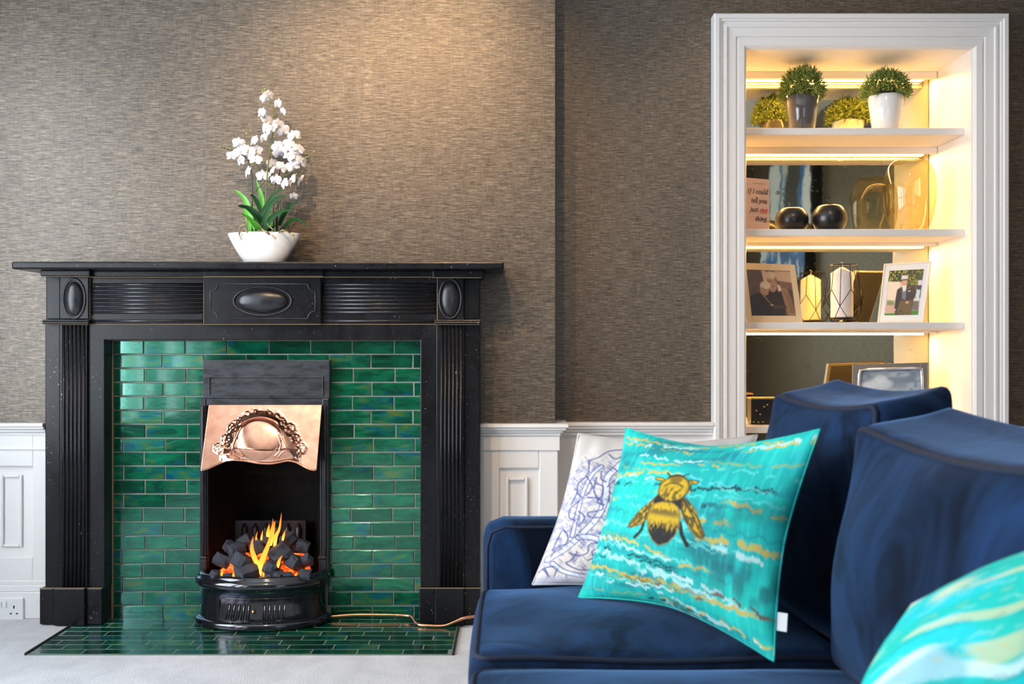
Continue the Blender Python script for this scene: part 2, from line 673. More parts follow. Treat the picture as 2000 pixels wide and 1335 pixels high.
HX0, HX1, HZ = WX(402, DB) , WX(630, DB), 0.90      # hole behind the fire
m = MB()
m.box(XL, HX0, DB, 4.15, 0, ZT).box(HX1, XB, DB, 4.15, 0, ZT).box(HX0, HX1, DB, 4.15, HZ, ZT)
struct('wall_chimney_breast', m, M['wallpaper'])
m = MB()
m.box(XB, AX0 - 0.06, DR, DR + 0.12, 0, ZT).box(AX1 + 0.06, XR, DR, DR + 0.12, 0, ZT).box(AX0 - 0.06, AX1 + 0.06, DR, DR + 0.12, AT + 0.06, ZT)
struct('wall_recess', m, M['wallpaper'])
struct('wall_right', MB().box(XR, XR + 0.1, YB, 4.1, 0, ZT), M['wallpaper'])


def wall_with_holes(name, horiz, c0, c1, at, th, holes, z0, z1):
    m = MB()
    holes = sorted(holes)
    cur = c0

    def put(a, b, za, zb):
        if horiz: m.box(a, b, at - th, at, za, zb)
        else: m.box(at - th, at, a, b, za, zb)
    for a, b in holes:
        put(cur, a, 0, ZT)
        put(a, b, 0, z0)
        put(a, b, z1, ZT)
        cur = b
    put(cur, c1, 0, ZT)
    return struct(name, m, M['wallpaper'])


wall_with_holes('wall_left', False, YB, 4.1, XL, 0.18, [(1.55, 2.90), (0.50, 1.30), (-0.70, 0.20)], 0.50, 2.60)
wall_with_holes('wall_back', True, XL, XR, YB, 0.18, [(0.45, 1.75)], 0.50, 2.60)


def sash_window(name, a, b, horiz, at):
    m = MB()
    z0, z1 = 0.50, 2.60

    def put(p, q, za, zb, w=0.05):
        if horiz: m.box(p, q, at - w, at + 0.012, za, zb)
        else: m.box(at - w, at + 0.012, p, q, za, zb)
    put(a - 0.09, a + 0.05, z0 - 0.05, z1 + 0.09)
    put(b - 0.05, b + 0.09, z0 - 0.05, z1 + 0.09)
    put(a, b, z1 - 0.05, z1 + 0.09)
    put(a - 0.1, b + 0.1, z0 - 0.06, z0 + 0.04)
    put(a, b, 1.53, 1.59)
    mid = (a + b) / 2
    put(mid - 0.014, mid + 0.014, z0, z1)
    struct(name, m, M['white'], bevel=0.004)


sash_window('window_1', 1.55, 2.90, False, XL)
sash_window('window_2', 0.50, 1.30, False, XL)
sash_window('window_4', -0.70, 0.20, False, XL)
sash_window('window_3', 0.45, 1.75, True, YB)

# ---- panelled dado, left of the fireplace
DW = 3.825


def rail_steps(m, x0, x1, ytop, dw, k=1.0):
    """moulded dado cap: stacked steps, ytop in pixels, dw = dado face depth"""
    for (a, b, out) in ((0, 7, 0.052), (7, 12, 0.044), (12, 18, 0.030), (18, 24, 0.020)):
        d = dw - out * k
        m.box(x0, x1, d, dw + 0.02, WZ(ytop + b, d), WZ(ytop + a, d))


def panel_frame(m, x0, x1, z0, z1, w, d0, d1):
    m.box(x0, x0 + w, d0, d1, z0, z1).box(x1 - w, x1, d0, d1, z0, z1)
    m.box(x0 + w, x1 - w, d0, d1, z1 - w, z1).box(x0 + w, x1 - w, d0, d1, z0, z0 + w)


XS = WX(92, 3.81)             # where the dado runs behind the mantelpiece
m = MB()
zt = WZ(828, DW - 0.05)
m.box(XL, XS, DW, DB, 0, zt)
d = DW - 0.016
zr0, zr1 = WZ(1088, d), WZ(910, d)
px0, px1 = WX(-16, d), WX(64, d)
m.box(px1, XS, d, DW, 0, zt).box(XL, px0, d, DW, 0, zt)
m.box(px0, px1, d, DW, zr1, zt).box(px0, px1, d, DW, 0, zr0)
t1 = struct('trim_1', m, M['white'], bevel=0.005)
m = MB()
rail_steps(m, XL, XS, 826, DW)
m.box(XL, XS, d - 0.006, DW, WZ(878, d), WZ(874, d))
struct('dado_cap', m, M['white'], t1, bevel=0.0025)
m = MB()
panel_frame(m, WX(3, DW), WX(45, DW), WZ(1067, DW), WZ(926, DW), 0.011, DW - 0.010, DW)
struct('panel_moulding', m, M['white'], t1, bevel=0.004)
m = MB()
m.box(XL, XS, 3.795, DW, 0, WZ(1156, 3.795)).box(XL, XS, 3.803, DW, WZ(1156, 3.795), WZ(1142, 3.803)).box(XL, XS, 3.807, DW, WZ(1142, 3.803), WZ(1133, 3.807))
struct('baseboard_left', m, M['white'], bevel=0.003)

# ---- dado pier right of the fireplace (wraps the corner of the breast)
X0 = WX(930, 3.81)
DP = 3.815
XP = WX(1090, DP)
m = MB()
zt = WZ(830, 3.78)
m.box(X0, XP - 0.004, DP + 0.012, DR - 0.002, 0, zt)
a, b = WX(975, DP), WX(1053, DP)
za, zb = WZ(1190, DP), WZ(914, DP)
m.box(X0, a, DP, DP + 0.013, 0, zt).box(b, XP, DP, DP + 0.013, 0, zt).box(a, b, DP, DP + 0.013, zb, zt).box(a, b, DP, DP + 0.013, 0, za)
t2 = struct('trim_2', m, M['white'], bevel=0.004)
m = MB()
for (p, q, out) in ((0, 7, 0.040), (7, 12, 0.032), (12, 17, 0.020), (17, 23, 0.012)):
    dd = DP - out
    m.box(X0, XP + out - 0.002, dd, DR - 0.002, WZ(828 + q, dd), WZ(828 + p, dd))
m.box(X0, XP + 0.007, DP - 0.007, DR - 0.002, WZ(879, DP), WZ(851, DP))
struct('dado_cap', m, M['white'], t2, bevel=0.0025)
m = MB()
panel_frame(m, WX(988, DP), WX(1031, DP), za + 0.035, WZ(932, DP), 0.011, DP - 0.002, DP + 0.013)
struct('panel_moulding', m, M['white'], t2, bevel=0.004)

# ---- dado of the recess, left and right of the alcove
CX0, CX1 = WX(1395, 3.93), WX(1972, 3.93)
for nm, xa, xb, yy in (('trim_3', XP + 0.004, CX0, 825), ('trim_4', CX1, XR, 835)):
    m = MB()
    m.box(xa, xb, DR - 0.03, DR - 0.001, 0, WZ(yy + 2, DR - 0.05))
    t3 = struct(nm, m, M['white'])
    m = MB()
    rail_steps(m, xa, xb, yy, DR - 0.03, 0.8)
    m.box(xa, xb, DR - 0.05, DR - 0.02, 0, 0.14)
    struct('dado_cap', m, M['white'], t3, bevel=0.0025)

# ---- moulded architrave round the alcove
prof = [(0, 3.995), (0, 3.936), (0.005, 3.928), (0.020, 3.928), (0.024, 3.934), (0.030, 3.934), (0.033, 3.940), (0.040, 3.941), (0.043, 3.936),
        (0.052, 3.936), (0.056, 3.942), (0.088, 3.944), (0.091, 3.950), (0.096, 3.950), (0.099, 3.946), (0.122, 3.947), (0.129, 3.953), (0.1325, 3.960), (0.1325, 4.05)]
CT = WZ(25, 3.93)
wsc = (CX1 - CX0 - (AX1 - AX0)) / 2 / 0.1325
rows = []
for w, d in prof:
    w *= wsc
    rows.append([(CX0 + w, d, 0), (CX0 + w, d, CT - w), (CX1 - w, d, CT - w), (CX1 - w, d, 0)])
m = MB()
for i in range(len(rows) - 1):
    for j in range(3):
        m.add([rows[i][j], rows[i + 1][j], rows[i + 1][j + 1], rows[i][j + 1]], [(0, 3, 2, 1)])
struct('trim_5', m, M['white'])

# ================================================================== ALCOVE SHELVES
alc = thing('alcove_shelves', 'white built-in alcove shelves with warm strip lights and an antiqued mirror back', 'shelves', ((AX0 + AX1) / 2, 4.15, 0))
m = MB()
m.box(AX0 - 0.05, AX0, DC + 0.012, DM + 0.03, 0, AT + 0.05).box(AX1, AX1 + 0.05, DC + 0.012, DM + 0.03, 0, AT + 0.05)
m.box(AX0, AX1, DC + 0.012, DM + 0.03, AT, AT + 0.05).box(AX0, AX1, DM + 0.01, DM + 0.03, 0, AT)
obj('lining', m, M['alcove'], alc)
SF = 1944 * AX1 / 883.0          # depth of the shelf front edge
SH = [WZ(249.5, SF), WZ(447, SF), WZ(629, SF), WZ(832, SF)]
TH = 13.5 * SF / F
BAT = 4.274
levels = [(AT, 0.030)] + [(z - TH, h) for z, h in zip(SH, (0.027, 0.015, 0.011, 0.011))]
for z in SH:
    obj('shelf', MB().box(AX0 - 0.0, AX1, SF, DM, z - TH, z), M['alcove'], alc, bevel=0.003)
for i, (zb, h) in enumerate(levels):
    obj('batten', MB().box(AX0, AX1 - 0.002, BAT, BAT + 0.02, zb - h, zb), M['alcove'], alc, bevel=0.002)
    ly = DM - 0.014
    zl = zb - h + max(0, (zb - h - CZ)) / BAT * (ly - BAT)
    obj('led_strip', MB().box(AX0 + 0.004, AX1 - 0.03, ly, ly + 0.008, zl - 0.009, zl + 0.001), M['led'], alc, label='thin strip light glowing warm yellow')
tops = [AT] + [z - TH for z in SH]
bots = SH + [0.02]
yaw = [0.0, 0.0, 0.0065, 0.002, 0.0]
for i in range(5):
    m = MB()
    cx, cz = (AX0 + AX1) / 2, (tops[i] + bots[i]) / 2
    w, h = (AX1 - AX0) / 2 - 0.004, (tops[i] - bots[i]) / 2 - 0.001
    s = math.sin(yaw[i]) * w
    m.add([(cx - w, DM - s, cz - h), (cx + w, DM + s, cz - h), (cx + w, DM + s, cz + h), (cx - w, DM - s, cz + h),
           (cx - w, DM + 0.008, cz - h), (cx + w, DM + 0.008, cz - h), (cx + w, DM + 0.008, cz + h), (cx - w, DM + 0.008, cz + h)],
          [(0, 1, 2, 3), (5, 4, 7, 6), (0, 4, 5, 1), (1, 5, 6, 2), (2, 6, 7, 3), (3, 7, 4, 0)])
    obj('mirror_panel', m, M['mirror'], alc, label='antiqued mirror panel')

# ================================================================== MANTELPIECE
mp = thing('mantelpiece', 'black painted chimneypiece with reeded pilasters, oval bosses and a long shelf', 'mantelpiece', (-0.93, 3.76, 0.0))
S = M['slate']
HZT = 0.004                       # top of the hearth tiles
obj('mantel_shelf', MB().box(WX(22, 3.60), WX(984, 3.60), 3.60, DB - 0.001, WZ(525, 3.60), WZ(510.5, 3.60)), S, mp, bevel=0.006)
zsh = WZ(525, 3.60)
m = MB()
m.box(WX(176, 3.685), WX(850, 3.685), 3.685, 3.80, WZ(540, 3.685), zsh)
m.box(WX(398, 3.672), WX(631, 3.672), 3.672, 3.80, WZ(538.5, 3.672), zsh)
m.box(WX(79, 3.662), WX(175, 3.662), 3.662, DB - 0.001, WZ(538.5, 3.662), zsh)
m.box(WX(845, 3.662), WX(945, 3.662), 3.662, DB - 0.001, WZ(541, 3.662), zsh)
obj('bed_moulding', m, S, mp, bevel=0.003)
m = MB()
for (xa, xb, y, d) in ((79, 945, 526.4, 3.658), (79, 175, 539.4, 3.660), (176, 850, 541, 3.682), (845, 940, 542, 3.660), (398, 630, 539.4, 3.669), (176, 397, 633, 3.7105), (398, 627, 633, 3.690), (628, 852, 633, 3.7105), (84, 172, 633.2, 3.690), (850, 937, 633.6, 3.690)):
    m.box(WX(xa, d), WX(xb, d), d, d + 0.01, WZ(y + 0.5, d), WZ(y - 0.5, d))
m.box(WX(397.4, 3.690), WX(398.3, 3.690), 3.690, 3.70, WZ(632, 3.690), WZ(540, 3.690))
m.box(WX(853.4, 3.690), WX(854.6, 3.690), 3.690, 3.70, WZ(625, 3.690), WZ(542, 3.690))
m.box(WX(174.5, 3.70), WX(175.5, 3.70), 3.70, 3.71, WZ(632, 3.70), WZ(528, 3.70))
obj('joint_filler', m, M['filler'], mp, label='old cream filler showing in the joints')
obj('frieze', MB().pbox(90, 536, 937, 664, 3.72, DB - 0.001), S, mp)


def boss(x0, x1, xo0, xo1, ox, y0, y1):
    m = MB()
    m.pbox(xo0, y0, xo1, y1, 3.710, 3.75).pbox(x0, y0, x1, y1, 3.692, 3.75)
    b = obj('corner_block', m, S, mp, bevel=0.003)
    c = W(ox, 583, 3.692)
    r = MB()
    r.tube([c + Vector((0.0405 * math.cos(t * PI / 16), 0, 0.073 * math.sin(t * PI / 16))) for t in range(32)], 0.005, 8, closed=True)
    r.ell(c, 0.0335, 0.017, 0.064, 28, 16)
    obj('oval_boss', r, M['iron'], b)


boss(116, 173, 90, 117, 145, 539.5, 623)
boss(854, 906, 906, 937, 879.5, 542, 624)
for xa, xb in ((82, 173), (848, 939)):
    m = MB().pbox(xa, 624, xb, 628, 3.684, 3.75).pbox(xa, 628, xb, 632.5, 3.682, 3.75)
    obj('capital_moulding', m, S, mp, bevel=0.003)
for xa, xb in ((177, 396.5), (628, 852.5)):
    m = MB()
    m.pbox(xa, 541, xb, 632, 3.712, 3.73)
    p = obj('frieze_panel', m, S, mp, bevel=0.002)
    r = MB()
    for k in range(8):
        y = 555.5 + k * 7.7
        c = W(0, y, 3.7125)
        r.tube([(WX(xa + 1, 3.7125), 3.7125, c.z), (WX(xb - 1, 3.7125), 3.7125, c.z)], 0.0062, 10)
    r.tube([(WX(xa, 3.71), 3.712, WZ(626.5, 3.71)), (WX(xb, 3.71), 3.712, WZ(626.5, 3.71))], 0.0055, 8)
    obj('reeding', r, M['iron'], p)
m = MB().pbox(398, 540, 627, 632, 3.692, 3.73)
tb = obj('centre_tablet', m, S, mp, bevel=0.003)
r = MB()
DT = 3.692
x0, x1, y0, y1, q = 411, 616, 553.5, 622.5, 15
pts = []
for (cx, cy, a0, a1) in ((x0, y0, 90, 0), (x1, y0, 180, 90), (x1, y1, 270, 180), (x0, y1, 360, 270)):
    for k in range(7):
        a = math.radians(a0 + (a1 - a0) * k / 6)
        pts.append((cx + q * math.cos(a), cy + q * math.sin(a)))
# order of the corners runs clockwise in the picture
r.tube([W(a, b, DT) for a, b in pts], 0.0030, 6, closed=True)
c = W(513, 587.5, DT)
r.tube([c + Vector((0.107 * math.cos(t * PI / 24), 0, 0.053 * math.sin(t * PI / 24))) for t in range(48)], 0.0048, 8, closed=True)
r.ell(c, 0.094, 0.024, 0.043, 40, 18)
obj('oval_boss', r, M['iron'], tb)
obj('lintel', MB().pbox(172, 632, 853, 663.5, 3.715, DB - 0.001), S, mp, bevel=0.003)


def leg(xo0, xo1, xp0, xp1, xi0, xi1, reeds, plinth):
    m = MB()
    m.pbox(xo0, 631, xo1, 1150, 3.715, DB - 0.001).pbox(xi0, 660, xi1, 1150, 3.715, 3.80)
    m.pbox(xp0, 632, xp1, 1150, 3.702, 3.75)
    p = obj('pilaster', m, S, mp, bevel=0.003)
    r = MB()
    for x in reeds:
        r.tube([(WX(x, 3.702), 3.703, WZ(634, 3.702)), (WX(x, 3.702), 3.703, WZ(1149, 3.702))], 0.0066, 10)
    obj('reeding', r, S, p)
    m = MB()
    for (xa, xb, dd, db) in plinth:
        m.box(WX(xa, dd), WX(xb, dd), dd, db, HZT, WZ(1148.5, dd))
    obj('plinth', m, S, mp, bevel=0.004)
    f = MB()
    for (xa, xb, dd, db) in plinth:
        f.box(WX(xa, dd), WX(xb, dd), dd - 0.0008, dd + 0.01, WZ(1148.8, dd), WZ(1148.2, dd))
    obj('joint_filler', f, M['filler'], mp)


leg(88, 117, 115.5, 170, 169, 204, [124.5 + 7.9 * k for k in range(6)], ((77, 105, 3.700, DB - 0.001), (104, 165, 3.684, 3.76), (164, 199, 3.700, 3.80)))
leg(906, 937.5, 852, 907, 821, 853, [862.5 + 7.6 * k for k in range(6)], ((905, 938, 3.700, DB - 0.001), (849, 906, 3.684, 3.76), (818.5, 850, 3.700, 3.80)))

# ================================================================== TILED SLIPS
DTI = 3.792
ts = thing('tiled_surround', 'glazed green brick-shaped tiles lining the black chimneypiece around the fire', 'tiles', (-0.93, 3.80, 0))
m = MB()
m.box(WX(205, DTI), HX0, DTI + 0.0045, DB - 0.001, HZT, WZ(655, DTI)).box(HX1, WX(832, DTI), DTI + 0.0045, DB - 0.001, HZT, WZ(655, DTI))
m.box(HX0, HX1, DTI + 0.0045, DB - 0.001, HZ, WZ(655, DTI))
obj('grout', m, M['grout'], ts)
m = MB()
m.pbox(217.5, 664, 221, 1210, DTI - 0.006, DTI + 0.006).pbox(218, 661.5, 826, 665.5, DTI - 0.006, DTI + 0.006).pbox(822.5, 664, 826, 1210, DTI - 0.004, DTI + 0.006)
obj('filler_line', m, M['filler'], ts, label='cream filler line around the tiles')
_tile_cache = {}


def tile_mesh(w, h, th, mat, flat):
    key = (round(w, 4), round(h, 4), mat)
    if key in _tile_cache: return _tile_cache[key]
    b = 0.0008 if flat else 0.0016
    m = MB()
    P = []
    for ins, dep in ((0.0, th), (0.0, b), (b * 0.4, b * 0.35), (b, 0.0)):
        x, z = w / 2 - ins, h / 2 - ins
        P.append([(-x, dep, -z), (x, dep, -z), (x, dep, z), (-x, dep, z)])
    m.grid(P, 0, False, closed_v=True, flip=False)
    m.add(P[-1], [(0, 1, 2, 3)], 0, False)
    if flat:
        m.v = [(x, z, -y) for x, y, z in m.v]
    me = m.mesh('tile', M[mat])
    _tile_cache[key] = me
    return me


pitch = 27.25
for r in range(20):
    y0 = 665.5 + pitch * r
    y1 = y0 + pitch - 2.4
    off = 281.6 if r % 2 == 0 else 238.5
    jit = random.uniform(-3, 3)
    x = off - 81.35 * 2 + jit
    while x < 826:
        xa, xb = max(x + 1.2, 221), min(x + 81.35 - 1.2, 825)
        x += 81.35
        if y0 > 704:
            if xa < 398 < xb: xb = 398
            elif xa < 641 < xb: xa = 641
            elif xa >= 398 and xb <= 641: continue
        if xb - xa < 5: continue
        w, h = (xb - xa) * DTI / F, (y1 - y0) * DTI / F
        c = W((xa + xb) / 2, (y0 + y1) / 2, DTI)
        inst('tile', tile_mesh(w, h, 0.008, 'tile', False), ts, (c.x, DTI + random.uniform(-0.0008, 0.0008), c.z),
             rot=(random.gauss(0, 0.010), random.gauss(0, 0.003), random.gauss(0, 0.006)))

# ---- hearth
HL, HR, HF, HB = -1.625, -0.205, 3.345, DTI
th_ = thing('tiled_hearth', 'low hearth of dark green glazed tiles set into the pale carpet', 'hearth', ((HL + HR) / 2, 3.55, 0))
m = MB().box(HL - 0.004, HR + 0.004, HF - 0.004, DB - 0.001, -0.02, 0.0032)
obj('grout', m, M['hearth_grout'], th_)
for xa, xb in ((HL - 0.012, HL - 0.004), (HR + 0.004, HR + 0.011)):
    obj('edge_strip', MB().box(xa, xb, HF - 0.004, 3.70, -0.01, 0.008), M['darkhole'], th_, label='thin dark edging')
rowp = 0.0535
r = 0
y = HF
offs = [0.02, 0.085, 0.045, 0.11, 0.01, 0.07, 0.13, 0.05, 0.1]
while y < HB - 0.01:
    yb = min(y + rowp - 0.0045, HB)
    x = HL - 0.155 + offs[r % 9]
    while x < HR:
        xa, xb = max(x + 0.002, HL), min(x + 0.1545 - 0.002, HR)
        x += 0.1545
        if xb - xa < 0.012: continue
        inst('tile', tile_mesh(xb - xa, yb - y, 0.006, 'hearth_tile', True), th_, ((xa + xb) / 2, (y + yb) / 2, HZT),
             rot=(random.gauss(0, 0.004), random.gauss(0, 0.003), 0))
    y += rowp
    r += 1

# ================================================================== FIRE INSERT
DI = 3.757
fi = thing('gas_fire', 'black cast iron gas fire with a copper canopy and bowed front', 'fireplace', (-0.937, DI, HZT))
m = MB()
m.pbox(396, 702.5, 644, 778, DI, DTI)
m.pbox(398, 777, 642, 792, DI + 0.004, DTI)
tp = obj('top_plate', m, M['plate'], fi, bevel=0.003)
m = MB()
panel_frame(m, WX(408, DI), WX(632, DI), WZ(773, DI), WZ(735, DI), 0.005, DI - 0.004, DI + 0.002)
obj('panel_moulding', m, M['plate'], tp, bevel=0.0015)
for s in (-1, 1):
    m = MB()
    if s < 0:
        m.pbox(390, 778, 402, 1132, DI, DTI)
        m.pbox(402, 790, 406.5, 1115, DI + 0.010, DTI + 0.03)
        m.tube([(WX(396, DI), DI, WZ(792, DI)), (WX(396, DI), DI, WZ(1086, DI))], 0.007, 10)
        m.pbox(388.5, 1086, 403.5, 1092, DI - 0.012, DTI)
        m.pbox(389, 1092, 403, 1136, DI - 0.006, DTI)
    else:
        m.pbox(629, 778, 642, 1132, DI, DTI)
        m.pbox(624.5, 790, 629, 1115, DI + 0.010, DTI + 0.03)
        m.tube([(WX(635, DI), DI, WZ(792, DI)), (WX(635, DI), DI, WZ(1086, DI))], 0.007, 10)
        m.pbox(621, 1086, 637, 1092, DI - 0.012, DTI)
        m.pbox(622, 1092, 637, 1136, DI - 0.006, DTI)
    obj('side_frame', m, M['iron'], fi, bevel=0.003)
# sooty firebox behind
pathu = []
xa, xb = WX(403, DI), WX(629, DI)
yb = 4.03
xi0, xi1 = xa + 0.06, xb - 0.06
pathu = [(xa, DI + 0.02), (xa + 0.012, DI + 0.06), (xa + 0.03, DI + 0.15), (xi0, yb - 0.03), (xi0 + 0.03, yb), (xi1 - 0.03, yb), (xi1, yb - 0.03), (xb - 0.03, DI + 0.15), (xb - 0.012, DI + 0.06), (xb, DI + 0.02)]
zs = [0.02, 0.25, 0.5, 0.75, 0.89]
P = [[(x, y, z) for x, y in pathu] for z in zs]
m = MB().grid(P, 0, True)
m.add([(x, y, 0.89) for x, y in pathu], [tuple(range(len(pathu)))])
m.add([(x, y, 0.02) for x, y in pathu], [tuple(range(len(pathu)))])
fb = obj('firebox', m, M['soot'], fi)
m = MB()
m.box(WX(446, 3.98), WX(598, 3.98), 3.97, 4.0, 0.12, WZ(1016, 3.97))
for k in range(6):
    x = WX(478 + k * 21, 3.97)
    m.tube([(x, 3.968, 0.15), (x, 3.966, WZ(1032, 3.97)), (x, 3.972, WZ(1022, 3.97))], [0.013, 0.012, 0.006], 10)
obj('fire_back', m, M['iron'], fb, label='ribbed fire back')

# bowed front
FXc, FA, FB = -0.9375, 0.243, 0.150


def fret(a, z, o):
    return Vector((FXc + (FA + o) * math.cos(a), DI - (FB + o) * math.sin(a), z))


def fret_strip(m, prof, n=64):
    P = [[fret(PI * i / n, z, o) for i in range(n + 1)] for o, z in prof]
    m.grid(P, 0, True)


base = MB()
fret_strip(base, [(0.004, HZT), (0.012, HZT + 0.003), (0.014, 0.018), (0.012, 0.028), (0.006, 0.033), (-0.002, 0.035), (-0.006, 0.036)])
obj('base_rim', base, M['gloss_iron'], fi)
body = MB()
fret_strip(body, [(-0.006, 0.036), (-0.007, 0.060), (-0.010, 0.092), (-0.008, 0.125), (-0.004, 0.142), (-0.001, 0.147)])
fb_ = obj('bowed_front', body, M['gloss_iron'], fi)
rim = MB()
fret_strip(rim, [(-0.001, 0.147), (0.006, 0.149), (0.011, 0.156), (0.012, 0.165), (0.009, 0.175), (0.004, 0.181), (-0.001, 0.184), (-0.003, 0.190), (-0.008, 0.197), (-0.018, 0.198), (-0.026, 0.193), (-0.03, 0.17), (-0.03, 0.12)])
obj('top_rim', rim, M['gloss_iron'], fi)


def fret_at(px, z, o):
    best = None
    for i in range(400):
        a = PI * (i + 0.5) / 400
        p = fret(a, z, o)
        e = abs(CX + p.x * F / p.y - px)
        if best is None or e < best[0]: best = (e, p)
    return best[1]


cov = MB()
ol = [(424, 0.037), (427, 0.085), (429, 0.114), (434, 0.119), (510, 0.121), (566, 0.119), (572, 0.114), (574, 0.080), (575, 0.037)]
pl = []
for i in range(len(ol) - 1):
    for k in range(6):
        t = k / 6
        pl.append(fret_at(ol[i][0] * (1 - t) + ol[i + 1][0] * t, ol[i][1] * (1 - t) + ol[i + 1][1] * t, -0.0065))
cov.tube(pl, 0.0022, 6)
cv = obj('ash_cover', cov, M['gloss_iron'], fb_)
for grp in ([(444 + 9.6 * k, -2.5 + 0.2 * k) for k in range(5)], [(514.5 + 9.7 * k, -0.4) for k in range(5)]):
    for (x, sl) in grp:
        p0, p1 = fret_at(x + sl, 0.044, -0.0058), fret_at(x - sl, 0.099, -0.0092)
        pm = fret_at(x, 0.072, -0.0070)
        sm = MB()
        sm.tube([p0 + Vector((0, -.0012, 0)), pm + Vector((0, -.0012, 0)), p1 + Vector((0, -.0012, 0))], 0.0044, 8, 1)  # dark tube stands in for the shade inside the slot
        sm.tube([p0 + Vector((0.0062, -0.003, 0)), pm + Vector((0.0062, -0.003, 0)), p1 + Vector((0.0062, -0.003, 0))], 0.0028, 6, 0)  # pale tube beside it carries the painted glint of the rim
        obj('vent_slot', sm, [M['slot_rim'], M['darkhole']], fb_)
kn = MB()
pk = fret_at(495, 0.074, -0.006)
kn.ell(pk, 0.008, 0.010, 0.008, 14, 8)
obj('knob', kn, M['pipe'], fb_)

# copper canopy in repousse work
NS, NTT = 230, 170
TLc, TRc, BLc, BRc = (228, 525), (1282, 525), (150, 1140), (1232, 1135)
wav_s = np.array([0, .06, .14, .20, .28, .38, .50, .60, .68, .75, .82, .90, .94, 1.0])
wav_y = np.array([1140, 1122, 1080, 1050, 1044, 1052, 1076, 1080, 1066, 1048, 1062, 1108, 1130, 1135])
ss = np.linspace(0, 1, NS)
wy = np.interp(ss, wav_s, wav_y)
wy = np.convolve(np.pad(wy, 6, mode='edge'), np.ones(13) / 13, mode='valid')


def hsh(ix, iy, seed):
    v = np.sin(ix * 127.1 + iy * 311.7 + seed * 74.7) * 43758.5453
    return v - np.floor(v)


def vnoise(x, y, seed=0):
    x0, y0 = np.floor(x), np.floor(y)
    fx, fy = x - x0, y - y0
    fx, fy = fx * fx * (3 - 2 * fx), fy * fy * (3 - 2 * fy)
    a, b = hsh(x0, y0, seed), hsh(x0 + 1, y0, seed)
    c, d = hsh(x0, y0 + 1, seed), hsh(x0 + 1, y0 + 1, seed)
    return (a * (1 - fx) + b * fx) * (1 - fy) + (c * (1 - fx) + d * fx) * fy


def sstep(a, b, x):
    t = np.clip((x - a) / (b - a), 0, 1)
    return t * t * (3 - 2 * t)


tt = np.linspace(0, 1, NTT)
SS, TT = np.meshgrid(ss, tt, indexing='ij')
ycr = 525 + TT * (wy[:, None] - 525)
tl = (ycr - 525) / 612.0
xl = TLc[0] * (1 - tl) + BLc[0] * tl
xr = TRc[0] * (1 - tl) + BRc[0] * tl
xcr = xl * (1 - SS) + xr * SS
qn = np.sqrt(((xcr - 715) / 380) ** 2 + ((ycr - 1010) / 455) ** 2)
qn = qn + (vnoise(xcr / 20, ycr / 20, 3) - 0.5) * 0.09 * sstep(0.86, 0.96, qn)
hgt = 0.030 * (1 - sstep(0.64, 1.02, qn))
hgt *= 1 - 0.8 * sstep(0.80, 1.0, (ycr - 525) / (wy[:, None] - 525))
q2 = np.sqrt(((xcr - 700 - 20 * np.sin((ycr - 700) / 90)) / 205) ** 2 + ((ycr - 865) / 185) ** 2)
hgt += 0.008 * np.sqrt(np.clip(1 - q2 ** 2, 0, 1))
for (fx, fy, fr_) in ((320, 930, 52), (390, 845, 48), (455, 745, 55), (520, 700, 30), (990, 745, 52), (1040, 845, 52), (1090, 930, 55), (930, 700, 28), (430, 920, 40), (480, 820, 34)):
    for k in range(6):
        a = 2 * PI * k / 6 + fx
        gx, gy = fx + 0.62 * fr_ * math.cos(a), fy + 0.62 * fr_ * math.sin(a)
        hgt += 0.0042 * np.exp(-((xcr - gx) ** 2 + (ycr - gy) ** 2) / (0.30 * fr_) ** 2)
    hgt += 0.003 * np.exp(-((xcr - fx) ** 2 + (ycr - fy) ** 2) / (0.22 * fr_) ** 2)
dep = 3.742 * (1 - tl) + 3.650 * tl
PXX, PYY = 360 + xcr / 4.769, 680 + ycr / 4.769
X = (PXX - CX) * dep / F
Z = CZ - (PYY - HY) * dep / F
nrm = np.array([0, -0.92, 0.39])
P = np.stack([X + 0 * hgt, dep + nrm[1] * hgt, Z + nrm[2] * hgt], -1)
cm = MB().grid(P, 0, True)
hood = obj('canopy', cm, M['copper'], fi, label='polished copper canopy embossed with flowers')
sol = hood.modifiers.new('thickness', 'SOLIDIFY')
sol.thickness = 0.003
sol.offset = 1


def on_hood(cx, cy, h=0.004):
    tl = (cy - 525) / 612.0
    d = 3.742 * (1 - tl) + 3.650 * tl
    i = np.unravel_index(np.argmin((xcr - cx) ** 2 + (ycr - cy) ** 2), xcr.shape)
    hh = hgt[i] + h
    p = W(360 + cx / 4.769, 680 + cy / 4.769, d)
    return p + Vector((0, nrm[1] * hh, nrm[2] * hh))


scr = MB()


def smooth_line(pts, k=6):
    pts = [Vector((*p, 0)[:3]) if len(p) < 3 else Vector(p) for p in pts]
    out = []
    n = len(pts)
    for i in range(n - 1):
        p0, p1, p2, p3 = pts[max(i - 1, 0)], pts[i], pts[i + 1], pts[min(i + 2, n - 1)]
        for j in range(k):
            t = j / k
            out.append(0.5 * ((2 * p1) + (p2 - p0) * t + (2 * p0 - 5 * p1 + 4 * p2 - p3) * t * t + (3 * p1 - p0 - 3 * p2 + p3) * t ** 3))
    out.append(pts[-1])
    return out


